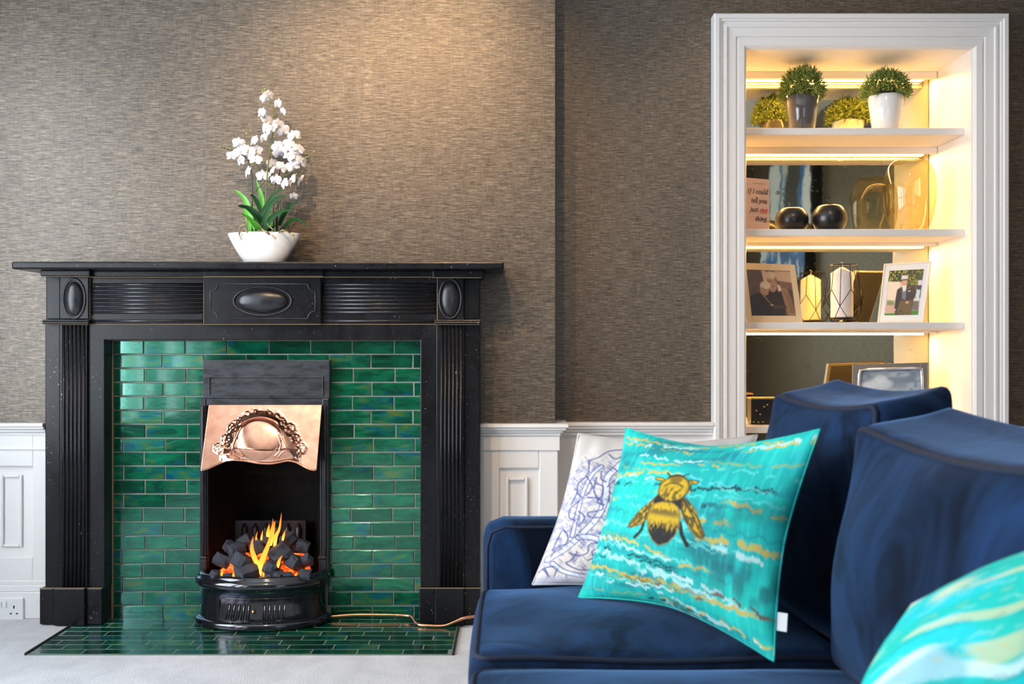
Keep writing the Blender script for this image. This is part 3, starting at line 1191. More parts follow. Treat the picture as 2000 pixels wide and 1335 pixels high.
for ln in ([(560, 1020), (490, 990), (475, 930), (510, 840), (545, 760), (550, 715), (640, 675), (720, 660), (800, 672), (880, 710), (892, 760), (890, 830), (915, 920), (895, 985), (850, 1020)],
           [(440, 1010), (470, 940), (490, 850), (500, 770), (470, 740)], [(975, 965), (940, 900), (920, 830), (925, 770)], [(1000, 970), (930, 985), (880, 1030)], [(330, 980), (430, 1000), (520, 1035)]):
    sp = smooth_line(ln, 5)
    scr.tube([on_hood(p.x, p.y, 0.0025) for p in sp], 0.0028, 6)
obj('scrollwork', scr, M['copper'], hood)
bd = MB()
bd.tube([Vector(P[i, -1]) for i in range(0, NS, 3)], 0.0032, 6)
obj('rolled_edge', bd, M['copper'], hood)

# ---- fire: ember bed + flames, and the coals lying on it
fire = thing('fire', 'orange flames and glowing embers among black coals in the gas fire', 'fire', (FXc, 3.78, 0.14))
m = MB()
P = []
for i in range(15):
    row = []
    for j in range(13):
        u, v = i / 14, j / 12
        d = 3.632 + v * 0.30
        wdt = 0.19 * math.sqrt(max(0.05, min(1.0, (d - 3.605) / 0.12))) if d < 3.725 else 0.19 - (d - 3.725) * 0.3
        row.append((FXc + 0.0 + (u * 2 - 1) * wdt, d, 0.155 + 0.070 * v + random.uniform(-0.006, 0.006)))
    P.append(row)
m.grid(P, 0, True)
obj('ember_bed', m, M['ember'], fire)


def c4(x, y, d):
    return W(360 + x / 4.172, 940 + y / 4.172, d)


def flame(pts, rad, d):
    pts = smooth_line(pts, 5)
    n = len(pts)
    rad *= 1.4
    rs = []
    for i in range(n):
        t = i / (n - 1)
        rs.append(max(0.0006, rad * (0.55 + 1.1 * t if t < 0.3 else 0.88 * (1 - (t - 0.3) / 0.7) ** 0.75)))
    mm = MB()
    mm.tube([c4(p.x, p.y, d) for p in pts], rs, 8, flat=0.5, up=(0, 1, 0))
    obj('flame', mm, M['flame'], fire)


flame([(610, 775), (618, 690), (650, 600), (690, 500), (715, 400), (722, 300)], 0.0085, 3.67)
flame([(615, 700), (580, 640), (552, 560), (552, 500), (562, 445)], 0.0078, 3.675)
flame([(735, 540), (745, 450), (775, 380), (792, 255)], 0.006, 3.74)
flame([(700, 520), (712, 430), (728, 350), (740, 320)], 0.008, 3.745)
flame([(626, 480), (632, 440), (640, 395)], 0.0035, 3.76)
flame([(680, 450), (684, 400), (692, 345)], 0.006, 3.77)
flame([(655, 770), (655, 720), (662, 660)], 0.005, 3.67)
flame([(400, 800), (402, 750), (404, 720)], 0.004, 3.66)
flame([(800, 480), (812, 430), (822, 395)], 0.004, 3.76)
flame([(575, 560), (590, 500), (585, 450), (598, 405)], 0.004, 3.74)
flame([(760, 700), (775, 640), (800, 600)], 0.005, 3.66)
flame([(300, 790), (306, 740), (318, 700)], 0.0045, 3.66)
flame([(905, 800), (908, 760), (918, 735)], 0.0045, 3.65)


def coal_mesh(seed):
    rr = random.Random(seed)
    bm = bmesh.new()
    bmesh.ops.create_cube(bm, size=2.0)
    bmesh.ops.subdivide_edges(bm, edges=bm.edges[:], cuts=2, use_grid_fill=True)
    for v in bm.verts:
        p = v.co.copy()
        k = p.length
        v.co = p * (0.60 + 0.45 / max(k, 0.5)) * rr.uniform(0.84, 1.10)
        v.co.x *= 1.12
        v.co.z *= 0.85
    me = bpy.data.meshes.new('lump_of_coal')
    bm.to_mesh(me)
    bm.free()
    me.materials.append(M['coal'])
    return me


cms = [coal_mesh(s) for s in range(6)]
ords = ['leftmost', 'second from left', 'third from left', 'fourth from left', 'fifth from left', 'sixth from left', 'seventh from left', 'eighth from left', 'ninth from left']
coal_rows = [
    ('back row', 3.80, [(370, 530, 52), (490, 480, 56), (565, 500, 48), (690, 470, 44), (850, 470, 66), (965, 525, 62)]),
    ('middle row', 3.72, [(305, 640, 70), (430, 560, 66), (590, 535, 60), (770, 580, 88), (905, 660, 76), (1000, 640, 50)]),
    ('centre of the heap', 3.685, [(475, 650, 78), (715, 690, 70)]),
    ('front row', 3.664, [(255, 755, 42), (352, 780, 46), (508, 745, 92), (596, 800, 40), (692, 790, 42), (775, 765, 46), (842, 778, 44), (985, 762, 52)])]
for nm, d, lst in coal_rows:
    for i, (x, y, r) in enumerate(lst):
        s = r / 4.172 * d / F * 0.88
        c = c4(x, y, d)
        o = inst('lump_of_coal', random.choice(cms), None, c, rot=(random.uniform(-0.5, 0.5), random.uniform(-0.7, 0.7), random.uniform(0, 6)), scale=(s, s, s))
        tag(o, f'black lump of coal in the {nm} of the fire, {ords[i]}', 'coal', 'coals in the gas fire')

# ---- copper gas pipe along the foot of the tiles
pp = smooth_line([(WX(636, 3.76), 3.765, WZ(1211, 3.76) + 0.012), (WX(700, 3.76), 3.768, 0.022), (WX(790, 3.755), 3.765, 0.020), (WX(806, 3.74), 3.735, 0.020), (WX(815, 3.69), 3.680, 0.012), (WX(832, 3.66), 3.664, 0.0105), (WX(866, 3.66), 3.66, 0.0105),
                  (WX(888, 3.66), 3.660, 0.025), (WX(905, 3.66), 3.662, 0.038), (WX(930, 3.66), 3.672, 0.043), (WX(960, 3.68), 3.69, 0.04)], 6)
m = MB().tube(pp, 0.0058, 10)
o = obj('copper_pipe', m, M['pipe'], None, (WX(780, 3.70), 3.70, 0))
tag(o, 'thin bent copper pipe running from the gas fire past the black plinth', 'pipe')

# ---- wall socket
DSK = 3.786
so = thing('wall_socket', 'white double wall socket on the skirting left of the fireplace', 'socket', (WX(6, DSK), DSK, WZ(1190, DSK)))
obj('face_plate', MB().pbox(-30, 1167.5, 45, 1213, DSK, 3.7955), M['plastic'], so, bevel=0.002)
for x in (-1, 8.5):
    obj('switch', MB().pbox(x - 3.5, 1174, x + 3.5, 1186, DSK - 0.004, DSK + 0.002), M['plastic'], so, bevel=0.001)
for bx in (27, -12):
    m = MB()
    m.pbox(bx - 1.3, 1182, bx + 1.3, 1188, DSK - 0.0006, DSK + 0.002).pbox(bx - 8, 1196.5, bx - 4, 1199, DSK - 0.0006, DSK + 0.002).pbox(bx + 4, 1196.5, bx + 8, 1199, DSK - 0.0006, DSK + 0.002)
    obj('pin_holes', m, M['darkhole'], so, label='dark pin holes')

# ================================================================== ORCHID ON THE MANTEL
DO = 3.70
zsft = WZ(510.5, 3.60)                   # top of the mantel shelf
orc = thing('potted_orchid', 'white artificial orchid with strappy leaves in a white boat-shaped bowl on the mantel', 'plant', (WX(516, DO), DO, zsft))
bxc, byc = WX(516, DO), DO
bm_ = MB()
prof = [(0.50, 0.0), (0.56, 0.006), (0.66, 0.025), (0.80, 0.055), (0.92, 0.085), (1.0, 0.1085), (1.0, 0.1125), (0.965, 0.1125), (0.94, 0.105), (0.88, 0.085), (0.0, 0.080)]
n = 64
P = []
for r, z in prof:
    row = []
    for k in range(n):
        a = 2 * PI * k / n
        ex = 1.0 + 0.25 * (r if r > 0.3 else 0)
        cx, cy = math.cos(a), math.sin(a)
        row.append((bxc + 0.1352 * r * cx, byc + 0.072 * r * (abs(cy) ** ex) * (1 if cy >= 0 else -1) * (0.92 if r > 0.8 else 1.0), zsft + z))
    P.append(row)
bm_.grid(P, 0, True, closed_v=True, flip=True)
bm_.add(P[0], [tuple(range(n))])
obj('bowl', bm_, M['ceramic'], orc)
m = MB().add([(bxc + 0.118 * math.cos(2 * PI * k / 32), byc + 0.058 * math.sin(2 * PI * k / 32), zsft + 0.094) for k in range(32)], [tuple(range(32))])
obj('moss', m, plain('dry_moss', (0.10, 0.11, 0.04), 0.9), orc)


def c6(x, y, d=DO):
    return W(400 + x / 3.608, 160 + y / 3.608, d)


def leaf(pts, w, d0, d1, bright=False):
    sp = smooth_line(pts, 5)
    n = len(sp)
    P = []
    for i, p in enumerate(sp):
        t = i / (n - 1)
        c = c6(p.x, p.y, d0 * (1 - t) + d1 * t)
        q = sp[min(i + 1, n - 1)] - sp[max(i - 1, 0)]
        tv = Vector((q.x, 0, -q.y)).normalized()
        side = tv.cross(Vector((0, 1, 0))).normalized()
        side = (side * 0.75 + Vector((0, 0.65, 0))).normalized()
        hw = w / 3.608 * DO / F * 0.5 * (0.45 + 0.75 * math.sin(PI * min(1, t * 1.15 + 0.15))) if t < 0.85 else w / 3.608 * DO / F * 0.5 * (0.45 + 0.75 * math.sin(PI * min(1, 0.85 * 1.15 + 0.15))) * (1 - t) / 0.15
        hw = max(hw, 0.0004)
        nv = tv.cross(side).normalized()
        P.append([c - side * hw, c - side * hw * 0.5 + nv * hw * 0.16, c + nv * hw * 0.28, c + side * hw * 0.5 + nv * hw * 0.16, c + side * hw])
    obj('leaf', MB().grid(P, 0, True), M['leaf2'] if bright else M['leaf'], orc, label='bright green leaf' if bright else None)


leaf([(410, 1010), (370, 945), (300, 885), (232, 872)], 62, 3.69, 3.60)
leaf([(395, 1050), (350, 1000), (300, 950), (252, 925)], 44, 3.68, 3.60, True)
leaf([(402, 1000), (425, 900), (480, 800), (548, 750)], 62, 3.70, 3.62)
leaf([(408, 1040), (430, 930), (490, 830), (582, 795)], 66, 3.68, 3.58)
leaf([(400, 930), (375, 860), (345, 810), (320, 795)], 44, 3.71, 3.66)
leaf([(408, 900), (400, 820), (380, 745), (362, 690)], 46, 3.73, 3.74, True)
leaf([(335, 1060), (310, 950), (285, 830), (212, 760)], 78, 3.72, 3.70, True)
leaf([(415, 1050), (470, 960), (540, 912), (622, 905)], 52, 3.67, 3.58)
leaf([(520, 1010), (550, 940), (605, 870), (672, 842)], 58, 3.71, 3.64)
leaf([(545, 1050), (590, 985), (660, 965), (727, 1022)], 38, 3.70, 3.62)
leaf([(520, 1060), (570, 1000), (620, 970), (690, 972)], 30, 3.72, 3.68)
leaf([(535, 1000), (538, 920), (534, 830)], 40, 3.74, 3.75)
leaf([(490, 1060), (470, 990), (445, 900)], 52, 3.73, 3.74, True)
leaf([(352, 1065), (350, 960), (345, 870)], 44, 3.74, 3.75, True)
leaf([(500, 1065), (505, 990), (500, 900)], 40, 3.74, 3.76)
leaf([(430, 1060), (470, 1030), (500, 1010)], 40, 3.68, 3.66)


def stem(pts, r=0.0021, d0=DO, d1=DO, dark=False):
    sp = smooth_line(pts, 5)
    n = len(sp)
    obj('stem', MB().tube([c6(p.x, p.y, d0 + (d1 - d0) * i / (n - 1)) for i, p in enumerate(sp)], [r * (1 - 0.5 * i / n) for i in range(n)], 6), M['stem2'] if dark else M['stem'], orc)


stem([(425, 1070), (430, 810), (448, 560), (470, 420), (490, 250), (470, 150), (425, 55)], 0.0028)
stem([(333, 1075), (334, 780), (332, 660), (300, 550), (240, 500), (175, 478), (110, 455)], 0.0028, 3.71, 3.68, True)
stem([(432, 640), (385, 595), (320, 565), (275, 535)], 0.0018)
stem([(485, 1075), (488, 780), (525, 650), (560, 500), (640, 385)], 0.0026, 3.71, 3.69, True)
stem([(340, 785), (400, 725), (480, 650), (500, 620)], 0.0018, 3.69, 3.67, True)
stem([(432, 745), (500, 690), (600, 640), (700, 545), (772, 490)], 0.0020, 3.69, 3.68)
stem([(500, 900), (560, 775), (620, 715), (700, 620)], 0.0018, 3.70, 3.68)
stem([(510, 1040), (520, 870), (560, 805), (600, 795)], 0.0014, 3.69, 3.67, True)
stem([(475, 250), (500, 235), (515, 220)], 0.0016)
stem([(310, 560), (315, 420), (312, 300)], 0.0014)


def flower_mesh(seed):
    rr = random.Random(seed)
    m = MB()
    for k, (ang, ln, wd) in enumerate(((90, 0.9, 0.66), (215, 0.95, 0.66), (325, 0.95, 0.66), (160, 1.0, 1.12), (20, 1.0, 1.12))):
        a = math.radians(ang + rr.uniform(-8, 8))
        bend = rr.uniform(0.05, 0.45)
        P = []
        for i in range(6):
            t = i / 5
            hw = wd * 0.5 * max(0.05, math.sin(PI * (0.10 + 0.86 * t))) ** 0.6
            row = []
            for j in range(5):
                s = (j - 2) / 2
                r = 0.08 + ln * t
                lat = s * hw
                y = -0.10 + bend * t * t * 0.5 + 0.10 * s * s + (0.02 if k > 2 else 0.05) + rr.uniform(-0.03, 0.03) * t
                row.append((r * math.cos(a) - lat * math.sin(a), y, r * math.sin(a) + lat * math.cos(a)))
            P.append(row)
        m.grid(P, 0, True)
    m.ell((0, -0.16, -0.06), 0.10, 0.12, 0.13, 8, 6, 0)
    m.ell((0, -0.20, -0.03), 0.055, 0.06, 0.05, 6, 4, 1)
    return m.mesh('flower', [M['petal'], M['lip']])


fms = [flower_mesh(s) for s in range(6)]
for (x, y) in ((430, 112), (455, 90), (510, 152), (546, 208), (398, 215), (440, 262), (470, 325), (430, 330), (520, 300), (552, 342), (412, 392), (345, 412), (240, 435), (285, 475), (250, 490), (362, 480), (358, 545), (250, 552), (298, 630), (186, 520),
               (512, 455), (520, 500), (588, 428), (630, 378), (662, 465), (590, 520), (640, 500), (680, 560), (620, 590), (540, 600), (480, 575), (408, 660), (498, 690), (560, 715), (612, 690), (672, 688), (628, 806), (470, 625), (320, 510), (575, 470)):
    s = random.uniform(0.0205, 0.0258)
    if (x, y) in ((186, 520), (628, 806), (546, 208)): s *= 0.72
    rot = Euler((random.uniform(-0.5, 0.35), random.uniform(-0.5, 0.5), random.uniform(-0.9, 0.9)))
    inst('flower', random.choice(fms), orc, c6(x, y, DO + random.uniform(-0.035, 0.02)), rot=rot, scale=(s, s, s))
for (x, y) in ((425, 50), (410, 66), (435, 90), (470, 127), (178, 474), (157, 468), (110, 455), (294, 363), (296, 384), (324, 340), (311, 300), (668, 384), (664, 425), (717, 530), (735, 522), (770, 492), (645, 650), (660, 680), (128, 462)):
    r = random.uniform(0.0026, 0.0044)
    obj('bud', MB().ell(c6(x, y, DO - 0.005), r, r, r * 1.25, 8, 6), M['bud'], orc)
for ln in ([(300, 1060), (285, 1010), (250, 1020), (240, 1060), (258, 1112)], [(290, 1055), (300, 980), (270, 920)], [(300, 1050), (262, 1048), (240, 1075)], [(380, 1045), (430, 1050), (465, 1075), (500, 1105)], [(390, 1020), (420, 1050), (470, 1085)],
           [(520, 1060), (550, 1042), (590, 1060), (625, 1080)], [(540, 1050), (575, 1055), (610, 1070), (630, 1115)], [(440, 1000), (470, 1030), (500, 1050)]):
    sp = smooth_line(ln, 4)
    obj('aerial_root', MB().tube([c6(p.x, p.y, 3.635 + 0.01 * math.sin(i)) for i, p in enumerate(sp)], 0.0022, 5), M['root'], orc)

# ================================================================== THINGS ON THE SHELVES
# ---- two bushy plants in pots


def pot_plant(px, d, rt, rb, h, zs, mat, fr, fh, label, seed):
    t = thing('potted_shrub', label, 'plant', (WX(px, d), d, zs), 'pots of bushy green foliage on the top shelf')
    c = Vector((WX(px, d), d, zs))
    m = MB().lathe(c, [(0.0, 0.0), (rb - 0.004, 0.0), (rb, 0.004), (rb + (rt - rb) * 0.5, h * 0.5), (rt, h - 0.004), (rt - 0.002, h), (rt - 0.006, h - 0.001), (rt - 0.008, h - 0.012), (0, h - 0.014)], 40)
    obj('pot', m, mat, t)
    rr = random.Random(seed)
    f = MB()
    for k in range(900):
        a, ph = rr.uniform(0, 2 * PI), math.asin(rr.uniform(-0.22, 1.0))
        R = fr * rr.uniform(0.6, 1.08) ** 0.6
        p = c + Vector((math.cos(a) * math.cos(ph) * R, math.sin(a) * math.cos(ph) * R, h + 0.012 + math.sin(ph) * fh * (R / fr)))
        for q in range(4):
            dr = (p - (c + Vector((0, 0, h - 0.02)))).normalized() + Vector((rr.gauss(0, 0.65), rr.gauss(0, 0.65), rr.gauss(0, 0.65)))
            dr.normalize()
            sd = dr.orthogonal().normalized()
            sd.rotate(Matrix.Rotation(rr.uniform(0, 6), 3, dr))
            L, wd = rr.uniform(0.013, 0.023) * (1.45 if rr.random() < 0.22 else 1.0), 0.0017
            e = p + dr * L
            mid = p + dr * L * 0.5
            f.add([p - sd * wd * 0.6, p + sd * wd * 0.6, mid + sd * wd, mid - sd * wd, e], [(0, 1, 2, 3), (3, 2, 4)], rr.choice((0, 0, 1)))
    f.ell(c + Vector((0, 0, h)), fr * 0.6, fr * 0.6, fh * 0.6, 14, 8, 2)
    obj('foliage', f, [M['sprig'], M['sprig2'], M['moss']], t, stuff=True)


M['sprig'] = plain('sprig_green', (0.23, 0.29, 0.05), 0.6)
M['sprig2'] = plain('sprig_dark', (0.11, 0.18, 0.035), 0.6)
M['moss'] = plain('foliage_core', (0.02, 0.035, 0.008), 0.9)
M['grey_ceramic'] = plain('grey_ceramic', (0.095, 0.088, 0.088), 0.10, Coat_Weight=0.7)
pot_plant(1566.5, 4.13, 0.0695, 0.050, 0.152, SH[0], M['grey_ceramic'], 0.086, 0.105, 'bushy green plant in a glossy grey pot on the top shelf', 1)
pot_plant(1730, 4.13, 0.0725, 0.052, 0.152, SH[0], M['ceramic'], 0.092, 0.092, 'bushy green plant in a glossy white pot on the top shelf', 2)

# ---- amber glass vase
DV = 4.155
vx, vz = WX(1776.5, DV), SH[1]
k = DV / F
t = thing('glass_vase', 'large rounded amber glass vase on the second shelf', 'vase', (vx, DV, vz))
pr = [(0.0, 0.003), (0.050, 0.003), (0.066, 0.012), (0.082, 0.036), (0.094, 0.075), (0.1015, 0.12), (0.1045, 0.165), (0.1035, 0.205), (0.098, 0.245), (0.088, 0.273), (0.072, 0.293), (0.056, 0.302), (0.050, 0.303)]
wall_ = 0.0025
inner = [(max(r - wall_, 0.0), z + (wall_ if r < 0.06 and z < 0.02 else 0) - (wall_ if z > 0.28 else 0)) for r, z in pr[::-1]]
obj('glass_body', MB().lathe((vx, DV, vz), pr, 56), mat_thin_glass('amber_glass', (0.96, 0.90, 0.70)), t)

# ---- two black bowls
M['black_glaze'] = plain('black_glaze', (0.010, 0.009, 0.009), 0.33, Coat_Weight=0.2)
for px, d, hw, hh, lb in ((1546.5, 4.15, 32, 41, 'round matt black bowl on the second shelf, behind the book'), (1620, 4.12, 33.5, 45, 'round matt black bowl on the second shelf, nearer the glass vase')):
    R = hw * d / F
    H = 0.107 if hh > 42 else 0.100
    prb = []
    for i in range(15):
        a = -0.88 + (0.86 + 0.88) * i / 14
        prb.append((R * math.cos(a), H * 0.5 + R * 0.0 + (H * 0.5 / 0.77) * math.sin(a)))
    z0 = prb[0][1]
    s = H / (prb[-1][1] - z0)
    prb = [(r, (z - z0) * s) for r, z in prb]
    inn = [(r - 0.004, max(z, 0.006)) for r, z in prb[::-1]]
    m = MB().lathe((WX(px, d), d, SH[1]), [(0, 0.0)] + prb + inn + [(0, 0.006)], 40)
    o = obj('black_bowl', m, M['black_glaze'], None, (WX(px, d), d, SH[1]))
    tag(o, lb, 'bowl', 'black bowls on the second shelf')


# ---- book with a printed cover
class Canvas:
    def __init__(s, nu, nv):
        s.u, s.v = np.meshgrid(np.linspace(0, 1, nu), np.linspace(0, 1, nv), indexing='ij')
        s.c = np.zeros((nu, nv, 3))

    def fill(s, c):
        s.c[:] = lin(c)

    def put(s, mask, c):
        c = np.array(lin(c)) if not isinstance(c, np.ndarray) else c
        s.c += mask[..., None] * (c - s.c)

    def dline(s, pts, closed=False):
        pts = list(pts) + ([pts[0]] if closed else [])
        dmin = np.full(s.u.shape, 9.0)
        for (x0, y0), (x1, y1) in zip(pts[:-1], pts[1:]):
            dx, dy = x1 - x0, y1 - y0
            L = dx * dx + dy * dy + 1e-12
            t = np.clip(((s.u - x0) * dx + (s.v - y0) * dy) / L, 0, 1)
            dmin = np.minimum(dmin, (s.u - x0 - t * dx) ** 2 + (s.v - y0 - t * dy) ** 2)
        return np.sqrt(dmin)

    def line(s, pts, w, c, soft=0.004, a=1.0):
        s.put(a * (1 - sstep(w - soft, w + soft, s.dline(pts))), c)

    def inside(s, pts):
        ins = np.zeros(s.u.shape, bool)
        n = len(pts)
        for i in range(n):
            x0, y0 = pts[i]
            x1, y1 = pts[(i + 1) % n]
            if y0 == y1: continue
            cond = ((y0 > s.v) != (y1 > s.v)) & (s.u < (x1 - x0) * (s.v - y0) / (y1 - y0) + x0)
            ins ^= cond
        return ins

    def poly(s, pts, c, soft=0.005, a=1.0):
        d = s.dline(pts, True) * np.where(s.inside(pts), 1, -1)
        mk = a * sstep(-soft, soft, d)
        s.put(mk, c)
        return mk

    def ellm(s, cx, cy, rx, ry, soft=0.1):
        q = np.sqrt(((s.u - cx) / rx) ** 2 + ((s.v - cy) / ry) ** 2)
        return 1 - sstep(1 - soft, 1 + soft, q)

    def ell(s, cx, cy, rx, ry, c, soft=0.1, a=1.0):
        s.put(a * s.ellm(cx, cy, rx, ry, soft), c)


def quad_pt(TL, TR, BL, BR, u, v):
    return (TL * (1 - u) + TR * u) * (1 - v) + (BL * (1 - u) + BR * u) * v


def quad_sheet(TL, TR, BL, BR, nu, nv, off):
    """grid across a quad, pushed off along its camera-side normal; returns MB in (u, v) order"""
    nr = (TR - TL).cross(BL - TL).normalized()
    if nr.y > 0: nr = -nr
    P = np.zeros((nu, nv, 3))
    for i in range(nu):
        for j in range(nv):
            P[i, j] = quad_pt(TL, TR, BL, BR, i / (nu - 1), j / (nv - 1)) + nr * off
    return MB().grid(P, 0, False), nr


M['print'] = mat_vcol('printed_photo', 0.25, coat=0.3)
M['cover'] = mat_vcol('printed_cover', 0.45)


def slab(TL, TR, BL, BR, th, m, u0=0, u1=1, v0=0, v1=1, off=0.0):
    nr = (TR - TL).cross(BL - TL).normalized()
    if nr.y > 0: nr = -nr
    q = [quad_pt(TL, TR, BL, BR, u, v) + nr * off for u, v in ((u0, v0), (u1, v0), (u1, v1), (u0, v1))]
    b = [p - nr * th for p in q]
    m.add(q + b, [(0, 3, 2, 1), (4, 5, 6, 7), (0, 1, 5, 4), (1, 2, 6, 5), (2, 3, 7, 6), (3, 0, 4, 7)])


def bay_z(i):
    return SH[i]


d0, d1 = 4.09, 4.135
TL = Vector((0.935, d0 + 0.012, WZ(345.5, d0 + 0.012)))
TR = Vector((WX(1502.5, d1), d1, WZ(350.5, d1)))
BL = Vector((0.935, d0 - 0.012, SH[1]))
BR = Vector((WX(1503, d1 - 0.02), d1 - 0.02, SH[1]))
bk = thing('book', 'upright book with a pale pink cover printed in italic words', 'book', ((BL + BR) / 2))
m = MB()
slab(TL, TR, BL, BR, 0.020, m, 0.01, 0.985, 0.02, 0.985, -0.002)
obj('pages', m, plain('paper', (0.75, 0.70, 0.60), 0.8), bk)
cb = Canvas(40, 60)
cb.fill((236, 198, 178))
for k in range(15):
    v = 0.60 + k * 0.026
    cb.line([(0.05, v), (0.95, v)], 0.004, (214, 170, 152), 0.004, 0.7)
m, nr = quad_sheet(TL, TR, BL, BR, 40, 60, 0.0)
slab(TL, TR, BL, BR, 0.002, m, off=-0.0004)
slab(TL, TR, BL, BR, 0.002, m, off=-0.021)
cc = np.zeros((len(m.v), 3))
cc[:] = lin((222, 180, 160))
cc[:2400] = cb.c.reshape(-1, 3)
cover = obj('cover', m, M['cover'], bk, colors=cc)

# hand-built italic letters (strokes in a 0..1 em box, x-height 0.45)
G = {
    'I': (0.34, [[(.10, 0), (.24, 0)], [(.17, 0), (.17, .70)], [(.10, .70), (.24, .70)]]),
    'f': (0.28, [[(-.04, -.20), (.04, -.19), (.09, -.08), (.17, .58), (.22, .69), (.30, .68)], [(.03, .44), (.26, .44)]]),
    'c': (0.36, [[(.32, .36), (.28, .44), (.18, .44), (.08, .32), (.06, .14), (.12, .02), (.22, .01), (.31, .09)]]),
    'o': (0.42, [[(.20, .45), (.10, .36), (.06, .18), (.11, .03), (.20, 0), (.30, .08), (.35, .27), (.30, .41), (.20, .45)]]),
    'u': (0.46, [[(.05, .40), (.11, .44), (.08, .12), (.12, .01), (.20, .03), (.33, .22)], [(.36, .44), (.33, .08), (.37, .01), (.43, .06)]]),
    'l': (0.22, [[(.06, .66), (.13, .72), (.09, .10), (.13, .0), (.19, .05)]]),
    'd': (0.46, [[(.34, .40), (.22, .45), (.10, .34), (.06, .14), (.12, .01), (.22, .04), (.33, .20)], [(.34, .66), (.41, .72), (.35, .09), (.38, .0), (.44, .05)]]),
    't': (0.27, [[(.15, .58), (.10, .12), (.13, .01), (.22, .05)], [(.04, .44), (.25, .44)]]),
    'e': (0.36, [[(.08, .20), (.26, .26), (.30, .36), (.25, .44), (.16, .42), (.08, .30), (.06, .14), (.12, .02), (.22, .01), (.31, .09)]]),
    'y': (0.42, [[(.04, .40), (.11, .44), (.15, .20), (.19, .02)], [(.36, .44), (.34, .30), (.19, .02), (.08, -.16), (-.02, -.20)]]),
    'j': (0.22, [[(.06, .42), (.13, .44), (.09, .0), (.02, -.16), (-.06, -.20)], [(.13, .58), (.145, .65)]]),
    's': (0.33, [[(.28, .38), (.22, .45), (.13, .42), (.11, .33), (.24, .17), (.24, .07), (.15, .0), (.04, .06)]]),
    'n': (0.46, [[(.04, .40), (.10, .44), (.05, 0)], [(.07, .24), (.20, .42), (.29, .43), (.30, .34), (.27, .08), (.31, .0), (.38, .05)]]),
    'h': (0.45, [[(.07, .66), (.13, .72), (.05, 0)], [(.07, .24), (.20, .42), (.29, .43), (.30, .34), (.27, .08), (.31, .0), (.38, .05)]]),
    'i': (0.22, [[(.05, .40), (.11, .44), (.07, .09), (.11, .0), (.17, .05)], [(.12, .58), (.135, .65)]]),
    'g': (0.40, [[(.30, .42), (.18, .45), (.08, .34), (.10, .20), (.20, .17), (.29, .26), (.28, .38), (.24, .44), (.38, .46)], [(.16, .17), (.09, .08), (.26, .02), (.30, -.10), (.18, -.20), (.03, -.17), (.02, -.06), (.14, .02)]]),
    '.': (0.17, [[(.05, .0), (.065, .075)]]), ' ': (0.20, [])}
ex = (TR - TL) / (TR - TL).length
Wb, Hb = (TR - TL).length, (BL - TL).length


def write(txt, u_right, v_base, em, mat, name):
    """right-aligned italic line on the cover, as thin raised print"""
    wid = sum(G[c][0] for c in txt) * em
    x = u_right - wid
    m = MB()
    ev = (BL - TL).normalized()

    def pos(a, b, lift):
        return TL + ex * (a * Wb) + ev * (b * Hb) + nr * lift
    asp = Wb / Hb
    for ch in txt:
        w, strokes = G[ch]
        for st in strokes:
            sp = smooth_line([(a, b) for a, b in st], 4) if len(st) > 2 else [Vector((*p, 0)) for p in st]
            pts = [(x + (p.x + p.y * 0.16) * em, v_base - p.y * em * asp) for p in sp]
            for (a0, b0), (a1, b1) in zip(pts[:-1], pts[1:]):
                dx, dy = a1 - a0, (b1 - b0) / asp
                L = math.hypot(dx, dy) + 1e-9
                t = abs(dy) / L
                hw = em * (0.022 + 0.028 * t)
                nx, ny = -dy / L * hw, dx / L * hw * asp
                e = 0.3 * hw / L
                a0e, b0e, a1e, b1e = a0 - dx * e, b0 - dy * asp * e, a1 + dx * e, b1 + dy * asp * e
                m.add([pos(a0e - nx, b0e - ny, .0006), pos(a1e - nx, b1e - ny, .0006), pos(a1e + nx, b1e + ny, .0006), pos(a0e + nx, b0e + ny, .0006)], [(0, 1, 2, 3)])
        x += w * em
    obj(name, m, mat, cover)


ink, red = plain('dark_ink', (0.05, 0.035, 0.03), 0.7), plain('red_ink', (0.62, 0.07, 0.05), 0.7)
EM = 0.205
write('If I could', 0.93, 0.285, EM, ink, 'printed_line')
write('tell you', 0.90, 0.455, EM, ink, 'printed_line')
write('just', 0.60, 0.625, EM, ink, 'printed_line')
write('one', 0.90, 0.625, EM, red, 'printed_line')
write('thing...', 0.97, 0.795, EM, ink, 'printed_line')
m = MB()
ev = (BL - TL).normalized()
for (ua, ub, v, w) in ((0.64, 0.89, 0.645, 0.003),):
    q = [TL + ex * (a * Wb) + ev * (b * Hb) + nr * .0006 for a, b in ((ua, v - w), (ub, v - w), (ub, v + w), (ua, v + w))]
    m.add(q, [(0, 1, 2, 3)])
obj('printed_rule', m, red, cover)
m = MB()
x = 0.45
for k in range(13):
    w = random.uniform(0.012, 0.024)
    q = [TL + ex * (a * Wb) + ev * (b * Hb) + nr * .0006 for a, b in ((x, 0.085), (x + w, 0.085), (x + w, 0.101), (x, 0.101))]
    m.add(q, [(0, 1, 2, 3)])
    x += w + 0.012
obj('printed_small_line', m, plain('pale_ink', (0.35, 0.25, 0.2), 0.8), cover)


